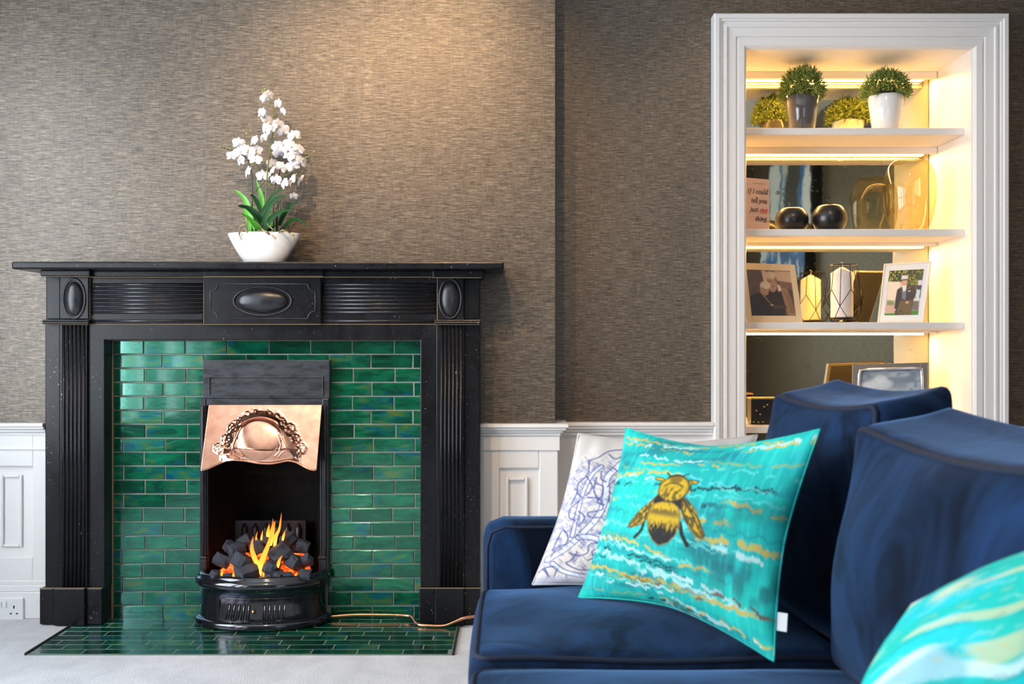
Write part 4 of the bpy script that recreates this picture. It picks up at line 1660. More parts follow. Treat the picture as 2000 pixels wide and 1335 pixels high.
# ---- photographs in frames
def photo_frame(name, label, TL, TR, BL, BR, bw, bh, fmat, th, canvas, mount=None, strut=True):
    t = thing(name, label, 'frame', (BL + BR) / 2)
    m = MB()
    slab(TL, TR, BL, BR, th, m, 0, bw, 0, 1)
    slab(TL, TR, BL, BR, th, m, 1 - bw, 1, 0, 1)
    slab(TL, TR, BL, BR, th, m, bw, 1 - bw, 0, bh)
    slab(TL, TR, BL, BR, th, m, bw, 1 - bw, 1 - bh, 1)
    obj('border', m, fmat, t, bevel=0.0012)
    nu, nv = canvas.u.shape
    mu, mv = (bw, bh) if mount is None else mount
    q = [quad_pt(TL, TR, BL, BR, u, v) for u, v in ((mu, mv), (1 - mu, mv), (mu, 1 - mv), (1 - mu, 1 - mv))]
    if mount is not None:
        m = MB()
        slab(TL, TR, BL, BR, 0.003, m, bw * 0.8, 1 - bw * 0.8, bh * 0.8, 1 - bh * 0.8, -0.003)
        obj('mount', m, plain('white_mount', (0.82, 0.80, 0.76), 0.6), t, label='white card mount')
    m, nr = quad_sheet(q[0], q[1], q[2], q[3], nu, nv, -0.0024 if mount is not None else -0.004)
    obj('photograph', m, M['print'], t, colors=canvas.c.reshape(-1, 3))
    m = MB()
    slab(TL, TR, BL, BR, 0.004, m, bw * 0.5, 1 - bw * 0.5, bh * 0.5, 1 - bh * 0.5, -th + 0.003)
    back = obj('backing', m, plain('black_backing', (0.012, 0.011, 0.010), 0.7), t)
    if strut:
        c = quad_pt(TL, TR, BL, BR, 0.5, 0.45) - nr * th
        f = quad_pt(TL, TR, BL, BR, 0.5, 1.0) - nr * th
        f = Vector((f.x, f.y + 0.05, BL.z + 0.001))
        f.y = min(f.y, DM - 0.012)
        m = MB().tube([c, f], [0.012, 0.016], 4, flat=0.2)
        obj('strut', m, plain('black_strut', (0.012, 0.011, 0.010), 0.7), t)
    return t


# elderly couple, sepia (design in the crop's coordinates)
cA = Canvas(110, 100)
cA.fill((92, 76, 70))


def U(x, y, x0=60, y0=400, w=800, h=730):
    return ((x - x0) / w, (y - y0) / h)


def UL(pts, **k):
    return [U(x, y, **k) for x, y in pts]


nz = vnoise(cA.u * 9, cA.v * 9, 5)
cA.put(0.25 * nz, (58, 46, 42))
cA.poly(UL([(560, 400), (900, 400), (900, 620), (600, 560)]), (196, 164, 134), 0.02)
cA.poly(UL([(330, 400), (410, 400), (430, 620), (360, 640)]), (205, 180, 155), 0.012)
cA.poly(UL([(600, 560), (900, 590), (900, 720), (640, 660)]), (128, 96, 76), 0.02)
cA.poly(UL([(640, 660), (760, 690), (820, 860), (880, 1140), (720, 1140), (660, 760)]), (150, 114, 82), 0.02)
for k in range(5):
    cA.line(UL([(690 + 30 * k, 720 + 20 * k), (740 + 25 * k, 860), (790 + 22 * k, 1080)]), 0.006, (96, 72, 52), 0.008, 0.7)
cA.poly(UL([(380, 760), (480, 700), (640, 720), (690, 960), (660, 1140), (380, 1140)]), (52, 44, 42), 0.015)
cA.poly(UL([(60, 830), (180, 770), (270, 760), (420, 920), (460, 1140), (60, 1140)]), (44, 38, 38), 0.015)
cA.line(UL([(265, 745), (340, 840), (430, 930)]), 0.008, (150, 128, 108), 0.006)
cA.poly(UL([(420, 930), (520, 960), (700, 950), (720, 1010), (500, 1010)]), (78, 58, 48), 0.015)
cA.ell(*U(450, 955), 0.035, 0.02, (176, 140, 112), 0.3)
cA.poly(UL([(590, 620), (640, 640), (660, 720), (600, 740)]), (212, 190, 164), 0.01)
cA.ell(*U(500, 600), 0.115, 0.20, (172, 134, 106), 0.12)
cA.ell(*U(490, 470), 0.125, 0.085, (206, 180, 150), 0.25)
cA.ell(*U(575, 555), 0.028, 0.055, (150, 108, 84), 0.2)
cA.ell(*U(470, 575), 0.03, 0.012, (100, 72, 58), 0.5)
cA.ell(*U(510, 655), 0.035, 0.012, (120, 84, 66), 0.5)
cA.ell(*U(350, 700), 0.10, 0.14, (180, 144, 116), 0.12)
cA.ell(*U(375, 640), 0.115, 0.085, (216, 196, 168), 0.25)
cA.ell(*U(325, 690), 0.018, 0.012, (96, 70, 58), 0.5)
cA.ell(*U(365, 715), 0.018, 0.012, (96, 70, 58), 0.5)
cA.ell(*U(330, 755), 0.03, 0.012, (140, 96, 80), 0.5)
db, dt = 4.06, 4.135
TLf, TRf = W(1446, 512.5, dt), W(1552.5, 516.5, dt)
BLf, BRf = W(1459, 628.5, db), W(1568, 628.5, db)
TLf.x = max(TLf.x, 0.945)
BLf.z = BRf.z = SH[2]
M['gold'] = plain('pale_wood_frame', lin((222, 196, 156)), 0.45)
photo_frame('picture_frame', 'pale wooden frame with a brown-toned photograph of an embracing elderly couple', TLf, TRf, BLf, BRf, 0.10, 0.115, M['gold'], 0.014, cA)

# man in a morning suit
cB = Canvas(90, 130)
cB.fill((214, 196, 176))


def UB(pts):
    out = []
    for x, y in pts:
        v = (y - 338) / (1130 - 338)
        xl_, xr_ = 415 - v * 82, 980 - v * 78
        out.append(((x - xl_) / (xr_ - xl_), v))
    return out


def UE(x, y):
    return UB([(x, y)])[0]


nz = vnoise(cB.u * 16, cB.v * 22, 8)
nz2 = vnoise(cB.u * 34, cB.v * 40, 9)
tree = 1 - sstep(0.24, 0.28, cB.v - 0.12 * sstep(0.3, 0.6, cB.u) - 0.25 * sstep(0.62, 0.75, cB.u))
cB.put(tree, (60, 78, 36))
cB.put(tree * sstep(0.5, 0.62, nz) * (1 - cB.u * 0.7), (178, 168, 40))
cB.put(tree * sstep(0.55, 0.7, nz2), (28, 40, 22))
cB.poly(UB([(400, 530), (600, 550), (560, 870), (380, 860)]), (238, 216, 192), 0.02)
cB.poly(UB([(380, 860), (500, 880), (500, 960), (370, 960)]), (112, 122, 48), 0.03, 0.85)
cB.poly(UB([(350, 960), (520, 960), (500, 1080), (335, 1100)]), (206, 166, 146), 0.02)
cB.poly(UB([(335, 1095), (560, 1085), (560, 1140), (330, 1140)]), (70, 134, 40), 0.015)
cB.poly(UB([(770, 1050), (910, 1050), (900, 1140), (760, 1140)]), (64, 130, 44), 0.015)
cB.poly(UB([(790, 890), (910, 890), (905, 1050), (780, 1050)]), (110, 100, 92), 0.02)
cB.poly(UB([(890, 530), (970, 530), (950, 620), (890, 620)]), (214, 210, 212), 0.02)
cB.poly(UB([(870, 620), (950, 620), (930, 700), (880, 690)]), (62, 54, 82), 0.015)
cB.poly(UB([(860, 690), (930, 700), (905, 890), (850, 880)]), (206, 214, 224), 0.015)
cB.poly(UB([(545, 680), (610, 640), (720, 610), (850, 640), (870, 730), (820, 860), (800, 1000), (770, 1130), (525, 1130), (500, 1030), (520, 840)]), (56, 46, 42), 0.012)
cB.poly(UB([(590, 880), (800, 870), (785, 1130), (535, 1130)]), (104, 84, 50), 0.015)
cB.line(UB([(620, 1045), (560, 1120)]), 0.008, (44, 34, 28), 0.006)
cB.line(UB([(610, 1045), (660, 1125)]), 0.008, (44, 34, 28), 0.006)
cB.poly(UB([(625, 660), (700, 650), (690, 860), (625, 850)]), (112, 112, 128), 0.01)
cB.poly(UB([(625, 620), (705, 605), (690, 700), (650, 720)]), (236, 222, 214), 0.01)
cB.ell(*UE(665, 560), 0.085, 0.068, (222, 160, 128), 0.12)
cB.poly(UB([(618, 445), (640, 432), (715, 440), (722, 500), (725, 520), (610, 520), (615, 500)]), (224, 214, 206), 0.01)
cB.poly(UB([(610, 505), (722, 495), (726, 520), (608, 526)]), (70, 58, 54), 0.01)
cB.ell(*UE(755, 650), 0.025, 0.016, (206, 60, 40), 0.3)
cB.ell(*UE(730, 670), 0.03, 0.02, (66, 100, 40), 0.3)
cB.ell(*UE(715, 910), 0.045, 0.026, (214, 160, 120), 0.3)
cB.ell(*UE(510, 1035), 0.04, 0.022, (222, 166, 136), 0.3)
cB.line(UB([(730, 718), (765, 708)]), 0.008, (226, 214, 204), 0.006)
TLf, TRf = W(1726.5, 514.5, 4.18), W(1819, 509.3, 4.10)
BLf, BRf = W(1713.2, 629, 4.12), W(1803.5, 629, 4.04)
BLf.z = BRf.z = SH[2]
M['whiteframe'] = plain('cream_frame', lin((240, 224, 200)), 0.4)
photo_frame('picture_frame', 'white mounted photograph of a man in a grey top hat and morning suit', TLf, TRf, BLf, BRf, 0.035, 0.03, M['whiteframe'], 0.016, cB, (0.135, 0.125))

# cloudy black-and-white picture in a silver frame on the lowest shelf
cC = Canvas(110, 120)
cC.fill((120, 132, 146))
nz = vnoise(cC.u * 5 + vnoise(cC.u * 4, cC.v * 4, 2) * 2, cC.v * 9, 11)
nz2 = vnoise(cC.u * 14, cC.v * 20, 12)
cC.put(0.8 * sstep(0.3, 0.8, nz), (170, 180, 190))
cC.put(0.5 * sstep(0.5, 0.9, nz2), (92, 104, 118))
for (x, y, r) in ((0.36, 0.20, 0.10), (0.28, 0.26, 0.10), (0.16, 0.32, 0.10), (0.08, 0.36, 0.10), (0.42, 0.30, 0.12), (0.22, 0.42, 0.18)):
    cC.ell(x, y, r, r * 0.75, (206, 212, 218), 0.5, 0.75)
dd = 4.14
TLf, TRf = W(1665, 711, dd + 0.05), W(1812.5, 707.3, dd - 0.02)
BLf, BRf = W(1663, 838, dd), W(1812, 838, dd - 0.07)
BLf.z = BRf.z = SH[3]
M['pewter'] = plain('pewter', (0.22, 0.20, 0.175), 0.35, Metallic=0.8)
tf = photo_frame('picture_frame', 'silver bordered frame with a grey cloudy picture, standing on the lowest shelf', TLf, TRf, BLf, BRf, 0.10, 0.085, M['pewter'], 0.018, cC)
m = MB()
ring = []
for (u, v) in ((0.10, 0.11), (0.085, 0.30), (0.085, 0.93), (0.92, 0.93), (0.92, 0.30), (0.91, 0.10), (0.80, 0.085), (0.2, 0.085)):
    ring.append(quad_pt(TLf, TRf, BLf, BRf, u, v) + Vector((0, -0.004, 0)))
m.tube(ring, 0.0065, 10, closed=True)
obj('silver_beading', m, plain('bright_silver', (0.85, 0.85, 0.9), 0.12, Metallic=1.0), tf, label='bright silver inner beading')

# ---- dark little box / clock at the left of the lowest shelf
dk = thing('black_box', 'small black ornamented box with a gilt lid on the lowest shelf', 'box', (WX(1491, 4.15), 4.15, SH[3]))
xa, xb = WX(1467, 4.12), WX(1518, 4.12)
zt_ = WZ(779, 4.12)
obj('body', MB().box(xa, xb, 4.12, 4.19, SH[3] + 0.003, zt_), M['black_glaze'], dk, bevel=0.001)
obj('lid_edge', MB().box(xa - 0.001, xb + 0.001, 4.117, 4.193, zt_, zt_ + 0.006), plain('gilt', (0.75, 0.48, 0.16), 0.35, Metallic=0.8), dk)
m = MB()
for (u, v) in ((0.1, 0.9), (0.28, 0.92), (0.45, 0.9), (0.5, 0.3), (0.62, 0.22), (0.35, 0.6), (0.2, 0.45)):
    m.ell((xa + (xb - xa) * u, 4.119, zt_ - (zt_ - SH[3]) * v), 0.0045, 0.0015, 0.003, 8, 5)
obj('gilt_ornament', m, bpy.data.materials['gilt'], dk)

# ---- candle in a wire lantern
DLn = 4.15
lx, lz = WX(1648, DLn), SH[2]
lan = thing('wire_lantern', 'geometric black wire candle lantern on the third shelf', 'lantern', (lx, DLn, lz))
wm = plain('black_wire', (0.012, 0.010, 0.009), 0.5, Metallic=0.5)
zt_ = WZ(517.5, DLn)
Ht = zt_ - lz


def ringp(r, z, n, ph):
    return [Vector((lx + r * math.cos(ph + 2 * PI * k / n), DLn + r * math.sin(ph + 2 * PI * k / n), lz + z)) for k in range(n)]


ph = math.radians(-83)
A = ringp(0.055, Ht, 5, ph)
Bm = ringp(0.066, Ht * 0.57, 5, ph)
Cm = ringp(0.082, Ht * 0.28, 5, ph + PI / 5)
Db = ringp(0.058, 0.003, 5, ph)
Ar = ringp(0.055, Ht, 30, 0)
obj('top_ring', MB().tube(Ar, 0.0017, 6, closed=True), wm, lan)
obj('base_ring', MB().tube(ringp(0.058, 0.003, 30, 0), 0.0017, 6, closed=True), wm, lan)
A2 = ringp(0.055, Ht, 5, ph + PI / 5)
for k in range(5):
    for (p, q) in ((A[k], Bm[k]), (Bm[k], Cm[k]), (Bm[k], Cm[k - 1]), (A2[k], Cm[k]), (Cm[k], Db[k]), (Cm[k], Db[(k + 1) % 5])):
        obj('wire', MB().tube([p, q], 0.0016, 6), wm, lan)
obj('candle_plate', MB().lathe((lx - 0.003, DLn, lz), [(0, 0.016), (0.048, 0.016), (0.050, 0.018), (0.050, 0.022), (0, 0.022)], 24), wm, lan)
for k in range(5):
    obj('wire', MB().tube([Db[k], Vector((lx - 0.003, DLn, lz + 0.016))], 0.0014, 5), wm, lan)
cx_ = lx - 0.008
cr = 21.3 * DLn / F
ch = WZ(533, DLn) - lz
cd = obj('candle', MB().lathe((cx_, DLn, lz), [(0, 0.0225), (cr - 0.001, 0.0225), (cr, 0.026), (cr * 0.985, ch), (cr * 0.8, ch + 0.006), (0.006, WZ(521.5, DLn) - lz), (0, WZ(521.5, DLn) - lz)], 32), plain('candle_wax', (0.78, 0.74, 0.70), 0.5, Subsurface_Weight=0.15), None, (cx_, DLn, lz))
tag(cd, 'thick cream pillar candle standing inside the wire lantern', 'candle')
wz = WZ(521.5, DLn)
obj('wick', MB().tube([(cx_, DLn, wz - 0.002), (cx_ + 0.002, DLn, wz + 0.010), (cx_ + 0.004, DLn, wz + 0.018), (cx_ - 0.001, DLn, wz + 0.021), (cx_ - 0.005, DLn, wz + 0.019)], 0.0012, 5), plain('wick', (0.7, 0.66, 0.6), 0.7), cd)

# ---- abstract painting on the right-hand wall, seen in the mirror
pa = thing('abstract_painting', 'blue and white abstract painting in a deep black frame, seen in the mirror', 'painting', (XR - 0.05, -0.70, 2.1))
y0, y1, z0, z1 = -1.40, 0.04, 1.66, 2.86
m = MB()
xf = XR - 0.09
for (a, b, c, d) in ((y0 - 0.03, y0, z0 - 0.03, z1 + 0.03), (y1, y1 + 0.03, z0 - 0.03, z1 + 0.03), (y0, y1, z0 - 0.03, z0), (y0, y1, z1, z1 + 0.03)):
    m.box(xf - 0.01, XR, a, b, c, d)
obj('painting_frame', m, plain('black_frame', (0.008, 0.008, 0.009), 0.4), pa)
cp = Canvas(90, 90)
cp.fill((206, 212, 218))
n1 = vnoise(cp.u * 6, cp.v * 3, 21)
n2 = vnoise(cp.u * 22, cp.v * 9, 22)
e = cp.u + 0.22 * cp.v + 0.16 * (n1 - 0.5) + 0.06 * (n2 - 0.5)


def band(a, b, c, al=1.0, s=0.02):
    cp.put(al * sstep(a - s, a + s, e) * (1 - sstep(b - s, b + s, e)), c)


band(0.34, 0.54, (24, 116, 158))
band(0.42, 0.50, (214, 206, 190), 0.7)
band(0.52, 0.80, (58, 54, 52))
band(0.80, 0.92, (22, 96, 160))
cp.put(sstep(0.60, 0.85, cp.v) * sstep(0.42, 0.6, n1 + 0.3 * cp.u), (20, 92, 160))
cp.put(0.8 * sstep(0.62, 0.75, n2) * sstep(0.5, 0.8, cp.v), (228, 234, 240))
cp.put(0.9 * sstep(0.66, 0.72, n1) * sstep(0.55, 0.7, cp.v), (24, 26, 36))
P = np.zeros((90, 90, 3))
for i in range(90):
    for j in range(90):
        P[i, j] = (xf + 0.005, y0 + (y1 - y0) * i / 89, z1 + (z0 - z1) * j / 89)
obj('canvas', MB().grid(P, 0, False), mat_vcol('paint', 0.5), pa, colors=cp.c.reshape(-1, 3))

# ================================================================== SOFA
V = M['velvet']
sofa = thing('sofa', 'navy blue velvet two-seat sofa with piped cushions, its back along the right side', 'sofa', (0.5, 1.8, 0.0))


def rbox(m, x0, x1, y0, y1, z0, z1, r, seg=14, fn=None, mi=0):
    """rounded box from six gridded faces; fn deforms the points in normalised space"""
    c = np.array([(x0 + x1) / 2, (y0 + y1) / 2, (z0 + z1) / 2])
    h = np.array([(x1 - x0) / 2, (y1 - y0) / 2, (z1 - z0) / 2])
    t = np.linspace(-1, 1, seg)
    t = np.sign(t) * np.abs(t) ** 0.75
    A, B = np.meshgrid(t, t, indexing='ij')
    for ax in range(3):
        for s in (-1, 1):
            Q = np.zeros((seg, seg, 3))
            Q[..., ax] = s
            Q[..., (ax + 1) % 3] = A
            Q[..., (ax + 2) % 3] = B
            p = Q * h
            inn = np.clip(p, -(h - r), h - r)
            dv = p - inn
            ln = np.linalg.norm(dv, axis=-1, keepdims=True)
            p = inn + dv / np.maximum(ln, 1e-9) * np.minimum(r, ln + 9)
            p = p + c
            if fn is not None: p = fn(p, (p - c) / h)
            m.grid(p, mi, True, flip=(s < 0))
    return m


def weld(o):
    w = o.modifiers.new('weld', 'WELD')
    w.merge_threshold = 0.0008
    return o


# frame: base, far arm, back, near arm
m = MB()
rbox(m, -0.045, 1.10, 1.04, 2.60, 0.10, 0.315, 0.03, 10)
base_ = weld(obj('sofa_base', m, V, sofa))
m = MB()
rbox(m, -0.075, 0.95, 2.515, 2.65, 0.09, 0.592, 0.052, 16)
arm = weld(obj('arm', m, V, sofa))


def pipe_loop(pts, r=0.006, parent=None, closed=True):
    obj('piping', MB().tube(pts, r, 8, closed=closed), M['piping'], parent)


pipe_loop([(-0.062, 2.512, 0.33), (-0.062, 2.512, 0.53), (-0.052, 2.512, 0.565), (-0.02, 2.513, 0.578), (0.3, 2.513, 0.580), (0.9, 2.513, 0.580)], 0.004, arm, False)
m = MB()
rbox(m, -0.075, 0.95, 0.93, 1.055, 0.09, 0.59, 0.052, 12)
weld(obj('arm', m, V, sofa))
m = MB()


def back_fn(p, q):
    p = p.copy()
    p[..., 0] += 0.05 * np.clip((q[..., 2] + 1) / 2, 0, 1)
    p[..., 2] += 0.012 * np.cos(q[..., 1] * 5)
    return p


rbox(m, 0.86, 1.02, 0.93, 2.64, 0.09, 0.79, 0.06, 18, back_fn)
weld(obj('sofa_back', m, V, sofa))
for (x, y) in ((-0.0, 2.55), (1.02, 2.55), (-0.0, 1.1), (1.02, 1.1)):
    obj('foot', MB().lathe((x, y, 0.0), [(0, 0.0), (0.018, 0.0), (0.026, 0.10), (0, 0.10)], 12), plain('dark_wood', (0.03, 0.015, 0.008), 0.4), sofa)


def seat_cushion(x0, x1, y0, y1, z0, z1, crown):
    def fn(p, q):
        p = p.copy()
        k = (1 - np.clip(np.abs(q[..., 0]), 0, 1) ** 2.4) * (1 - np.clip(np.abs(q[..., 1]), 0, 1) ** 2.4)
        p[..., 2] += crown * k * (q[..., 2] > 0) * np.clip(q[..., 2], 0, 1)
        bl = (1 - np.clip(np.abs(q[..., 2]), 0, 1) ** 2)
        p[..., 0] += -0.014 * bl * np.clip(-q[..., 0], 0, 1) * (1 - 0.5 * q[..., 1] ** 2)
        p[..., 2] += 0.004 * np.sin(p[..., 1] * 17) * np.cos(p[..., 0] * 11)
        return p
    m = MB()
    rbox(m, x0, x1, y0, y1, z0, z1, 0.028, 24, fn)
    cu = weld(obj('seat_cushion', m, V, sofa))
    c = np.array([(x0 + x1) / 2, (y0 + y1) / 2, (z0 + z1) / 2])
    h = np.array([(x1 - x0) / 2, (y1 - y0) / 2, (z1 - z0) / 2])
    for zz in (z1, z0):
        pts = []
        i = 0.009
        X0, X1, Y0, Y1 = x0 + i, x1 - i, y0 + i, y1 - i
        rc = 0.03
        for (cx, cy, a0) in ((X1 - rc, Y1 - rc, 0), (X0 + rc, Y1 - rc, 90), (X0 + rc, Y0 + rc, 180), (X1 - rc, Y0 + rc, 270)):
            for k in range(7):
                a = math.radians(a0 + 15 * k)
                pts.append((cx + rc * math.cos(a), cy + rc * math.sin(a)))
        dense = []
        for a, b in zip(pts, pts[1:] + pts[:1]):
            n = max(1, int(math.hypot(b[0] - a[0], b[1] - a[1]) / 0.03))
            for k in range(n):
                dense.append((a[0] + (b[0] - a[0]) * k / n, a[1] + (b[1] - a[1]) * k / n))
        arr = np.array([(x, y, zz - (0.009 if zz == z1 else -0.009)) for x, y in dense])
        arr = fn(arr, (arr - c) / h)
        pipe_loop([tuple(p) for p in arr], 0.0065, cu)
    return cu


seat_cushion(-0.078, 0.66, 1.925, 2.505, 0.305, 0.432, 0.032)
seat_cushion(-0.078, 0.66, 1.06, 1.905, 0.305, 0.420, 0.035)


def back_cushion(xf, th, y0, y1, z0, z1, lean, bulge, side_puff, turn=0.0):
    def fn(p, q):
        p = p.copy()
        k = (1 - np.clip(np.abs(q[..., 1]), 0, 1) ** 2.2) * (1 - np.clip(np.abs(q[..., 2]), 0, 1) ** 2.2)
        hz = np.clip((q[..., 2] + 1) / 2, 0, 1)
        p[..., 0] += -bulge * k * np.clip(-q[..., 0], 0, 1)
        p[..., 0] += lean * (hz - 0.3) - turn * q[..., 1]
        p[..., 0] -= 0.05 * hz * np.clip(q[..., 0], 0, 1)
        # plump at the bottom, narrower at the top
        p[..., 1] += side_puff * q[..., 1] * np.sin(PI * np.clip(hz, 0, 1)) * 0.6
        p[..., 2] -= 0.022 * (1 - q[..., 1] ** 2) * np.clip(q[..., 2], 0, 1)
        p[..., 2] += 0.02 * np.clip(q[..., 0], -1, 1) * np.clip(q[..., 2], 0, 1)
        p[..., 0] += 0.006 * np.sin(p[..., 2] * 13 + p[..., 1] * 9)
        return p
    m = MB()
    rbox(m, xf, xf + th, y0, y1, z0, z1, 0.030, 26, fn)
    cu = weld(obj('back_cushion', m, V, sofa))
    c = np.array([xf + th / 2, (y0 + y1) / 2, (z0 + z1) / 2])
    h = np.array([th / 2, (y1 - y0) / 2, (z1 - z0) / 2])
    i = 0.009
    Y0, Y1, Z0, Z1 = y0 + i, y1 - i, z0 + i, z1 - i
    rc = 0.022
    pts = []
    for (cy, cz, a0) in ((Y1 - rc, Z1 - rc, 0), (Y0 + rc, Z1 - rc, 90), (Y0 + rc, Z0 + rc, 180), (Y1 - rc, Z0 + rc, 270)):
        for k in range(7):
            a = math.radians(a0 + 15 * k)
            pts.append((cy + rc * math.cos(a), cz + rc * math.sin(a)))
    dense = []
    for a, b in zip(pts, pts[1:] + pts[:1]):
        n = max(1, int(math.hypot(b[0] - a[0], b[1] - a[1]) / 0.03))
        for k in range(n):
            dense.append((a[0] + (b[0] - a[0]) * k / n, a[1] + (b[1] - a[1]) * k / n))
    arr = np.array([(xf + 0.009, y, z) for y, z in dense])
    arr = fn(arr, (arr - c) / h)
    pipe_loop([tuple(p) for p in arr], 0.0065, cu)
    return cu


back_cushion(0.640, 0.21, 1.955, 2.43, 0.432, 0.945, 0.05, 0.080, 0.02, 0.045)
back_cushion(0.630, 0.24, 1.20, 1.925, 0.425, 0.905, 0.05, 0.085, 0.02)


# ================================================================== SCATTER CUSHIONS
def pillow(name, TL, TR, BL, BR, thick, n, canvas_fn, back_col, label, group=None, pinch=0.06, mat=None, sag=0.0, rnd=0.0, wr=0.004):
    """knife-edge cushion: front and back sheet across four corners"""
    TL, TR, BL, BR = [np.array(p, float) for p in (TL, TR, BL, BR)]
    cen = (TL + TR + BL + BR) / 4
    nr = np.cross(TR - TL, BL - TL)
    nr /= np.linalg.norm(nr)
    if nr[1] > 0: nr = -nr
    t = np.linspace(0, 1, n)
    u, v = np.meshgrid(t, t, indexing='ij')
    a, b = u * 2 - 1, v * 2 - 1
    # edges bow inwards between the corners
    pu, pv = pinch if hasattr(pinch, '__len__') else (pinch, pinch)
    if rnd: 
        a, b = a * np.sqrt(1 - rnd * b * b / 2), b * np.sqrt(1 - rnd * a * a / 2)
    a2 = a * (1 - pu * (1 - np.abs(b) ** 1.6) * np.abs(a))
    b2 = b * (1 - pv * (1 - np.abs(a) ** 1.6) * np.abs(b))
    uu, vv = ((a2 + 1) / 2)[..., None], ((b2 + 1) / 2)[..., None]
    base = (TL * (1 - uu) + TR * uu) * (1 - vv) + (BL * (1 - uu) + BR * uu) * vv
    a, b = u * 2 - 1, v * 2 - 1
    prof = (np.clip(1 - a ** 2, 0, 1) ** 0.55) * (np.clip(1 - b ** 2, 0, 1) ** 0.55)
    prof = prof * (0.75 + 0.25 * (1 - a * a) * (1 - b * b))
    wr_ = (vnoise(u * 5 + 3, v * 7, 31) - 0.5) * wr * 2 + (vnoise(u * 14, v * 10, 33) - 0.5) * wr * 0.7
    wr_ = wr_ * sstep(0.0, 0.25, prof)
    fr = base + nr * (prof * thick * 0.55 + wr_)[..., None]
    bkk = base - nr * (prof * thick * 0.45)[..., None]
    m = MB()
    m.grid(fr, 0, True)
    nb = 26
    idx = np.linspace(0, n - 1, nb).astype(int)
    m.grid(bkk[np.ix_(idx, idx)], 0, True, flip=True)
    cv = Canvas(n, n)
    fx, fy = CX + fr[..., 0] * F / fr[..., 1], HY + (CZ - fr[..., 2]) * F / fr[..., 1]
    gxu, gxv = np.gradient(fx, 1 / (n - 1))
    gyu, gyv = np.gradient(fy, 1 / (n - 1))

    def mp(pts):
        out = []
        for x, y in pts:
            i = np.unravel_index(np.argmin((fx - x) ** 2 + (fy - y) ** 2), fx.shape)
            dx, dy = x - fx[i], y - fy[i]
            D = gxu[i] * gyv[i] - gxv[i] * gyu[i]
            D = D if abs(D) > 1e-3 else 1e9
            du, dv = (dx * gyv[i] - dy * gxv[i]) / D, (dy * gxu[i] - dx * gyu[i]) / D
            out.append((u[i] + max(-.02, min(.02, du)), v[i] + max(-.02, min(.02, dv))))
        return out
    canvas_fn(cv, mp)
    cols = np.concatenate([cv.c.reshape(-1, 3), np.tile(np.array(lin(back_col)), (nb * nb, 1))])
    t_ = thing(name, label, 'cushion', Vector((BL + BR) / 2), group)
    o = obj('cushion_cover', m, mat, t_, colors=cols)
    # seam
    ed = [base[i, 0] for i in range(0, n, 6)] + [base[-1, j] for j in range(0, n, 6)] + [base[i, -1] for i in range(n - 1, -1, -6)] + [base[0, j] for j in range(n - 1, -1, -6)]
    sc_ = MB().tube([tuple(p) for p in ed], 0.0025, 5, closed=True)
    ecol = [cv.c[i, 0] for i in range(0, n, 6)] + [cv.c[-1, j] for j in range(0, n, 6)] + [cv.c[i, -1] for i in range(n - 1, -1, -6)] + [cv.c[0, j] for j in range(n - 1, -1, -6)]
    obj('seam', sc_, mat, t_, colors=np.repeat(np.array(ecol), 5, axis=0))
    return t_, base, nr


TURQ, TURQ2, TEAL, YEL, WHT, DRK = (0, 186, 170), (0, 160, 156), (0, 104, 110), (196, 172, 66), (184, 218, 214), (4, 44, 60)


def ripple(cv, v0, th, col, slope=0.0, seed=0, dens=0.8, a=1.0, cols=88, u0=0.0, u1=1.0, wav=0.012):
    """a flame-stitch row: one elongated dab per column, rising and falling in zigzags"""
    col_i = np.floor(cv.u * cols)
    fr = cv.u * cols - col_i
    j = hsh(col_i, col_i * 0 + seed, 5)
    on = hsh(np.floor(col_i / 3), col_i * 0 + seed, 9) < dens
    zig = (np.abs((col_i % 6) - 3) / 3 - 0.5) * 0.014
    slow = wav * np.sin(cv.u * 5.3 + seed) + wav * 0.7 * np.sin(cv.u * 13.1 + seed * 2.3)
    vc = v0 + slope * (cv.u - 0.5) + slow + zig + (j - 0.5) * 0.010
    hh = th * (0.6 + 0.8 * hsh(col_i, col_i * 0 + seed, 13))
    q = np.sqrt(((cv.v - vc) / hh) ** 2 + ((fr - 0.5) / 0.62) ** 2)
    env = sstep(u0 - 0.04, u0 + 0.04, cv.u) * (1 - sstep(u1 - 0.04, u1 + 0.04, cv.u))
    cv.put(a * on * env * (1 - sstep(0.65, 1.1, q)), col)


def turquoise(cv, seed=0):
    cv.fill(TURQ)
    big = vnoise(cv.u * 3 + seed, cv.v * 9, 40 + seed)
    mid = vnoise(cv.u * 7, cv.v * 26, 41 + seed)
    fine = vnoise(cv.u * 88, cv.v * 10, 42)
    cv.put(0.75 * sstep(0.42, 0.75, big), TURQ2)
    cv.put(0.5 * sstep(0.55, 0.8, mid), (0, 160, 168))
    cv.put(0.7 * sstep(0.55, 0.9, big) * sstep(0.45, 0.7, mid), TEAL)
    cv.put(0.25 * sstep(0.55, 0.8, fine), (60, 226, 222))




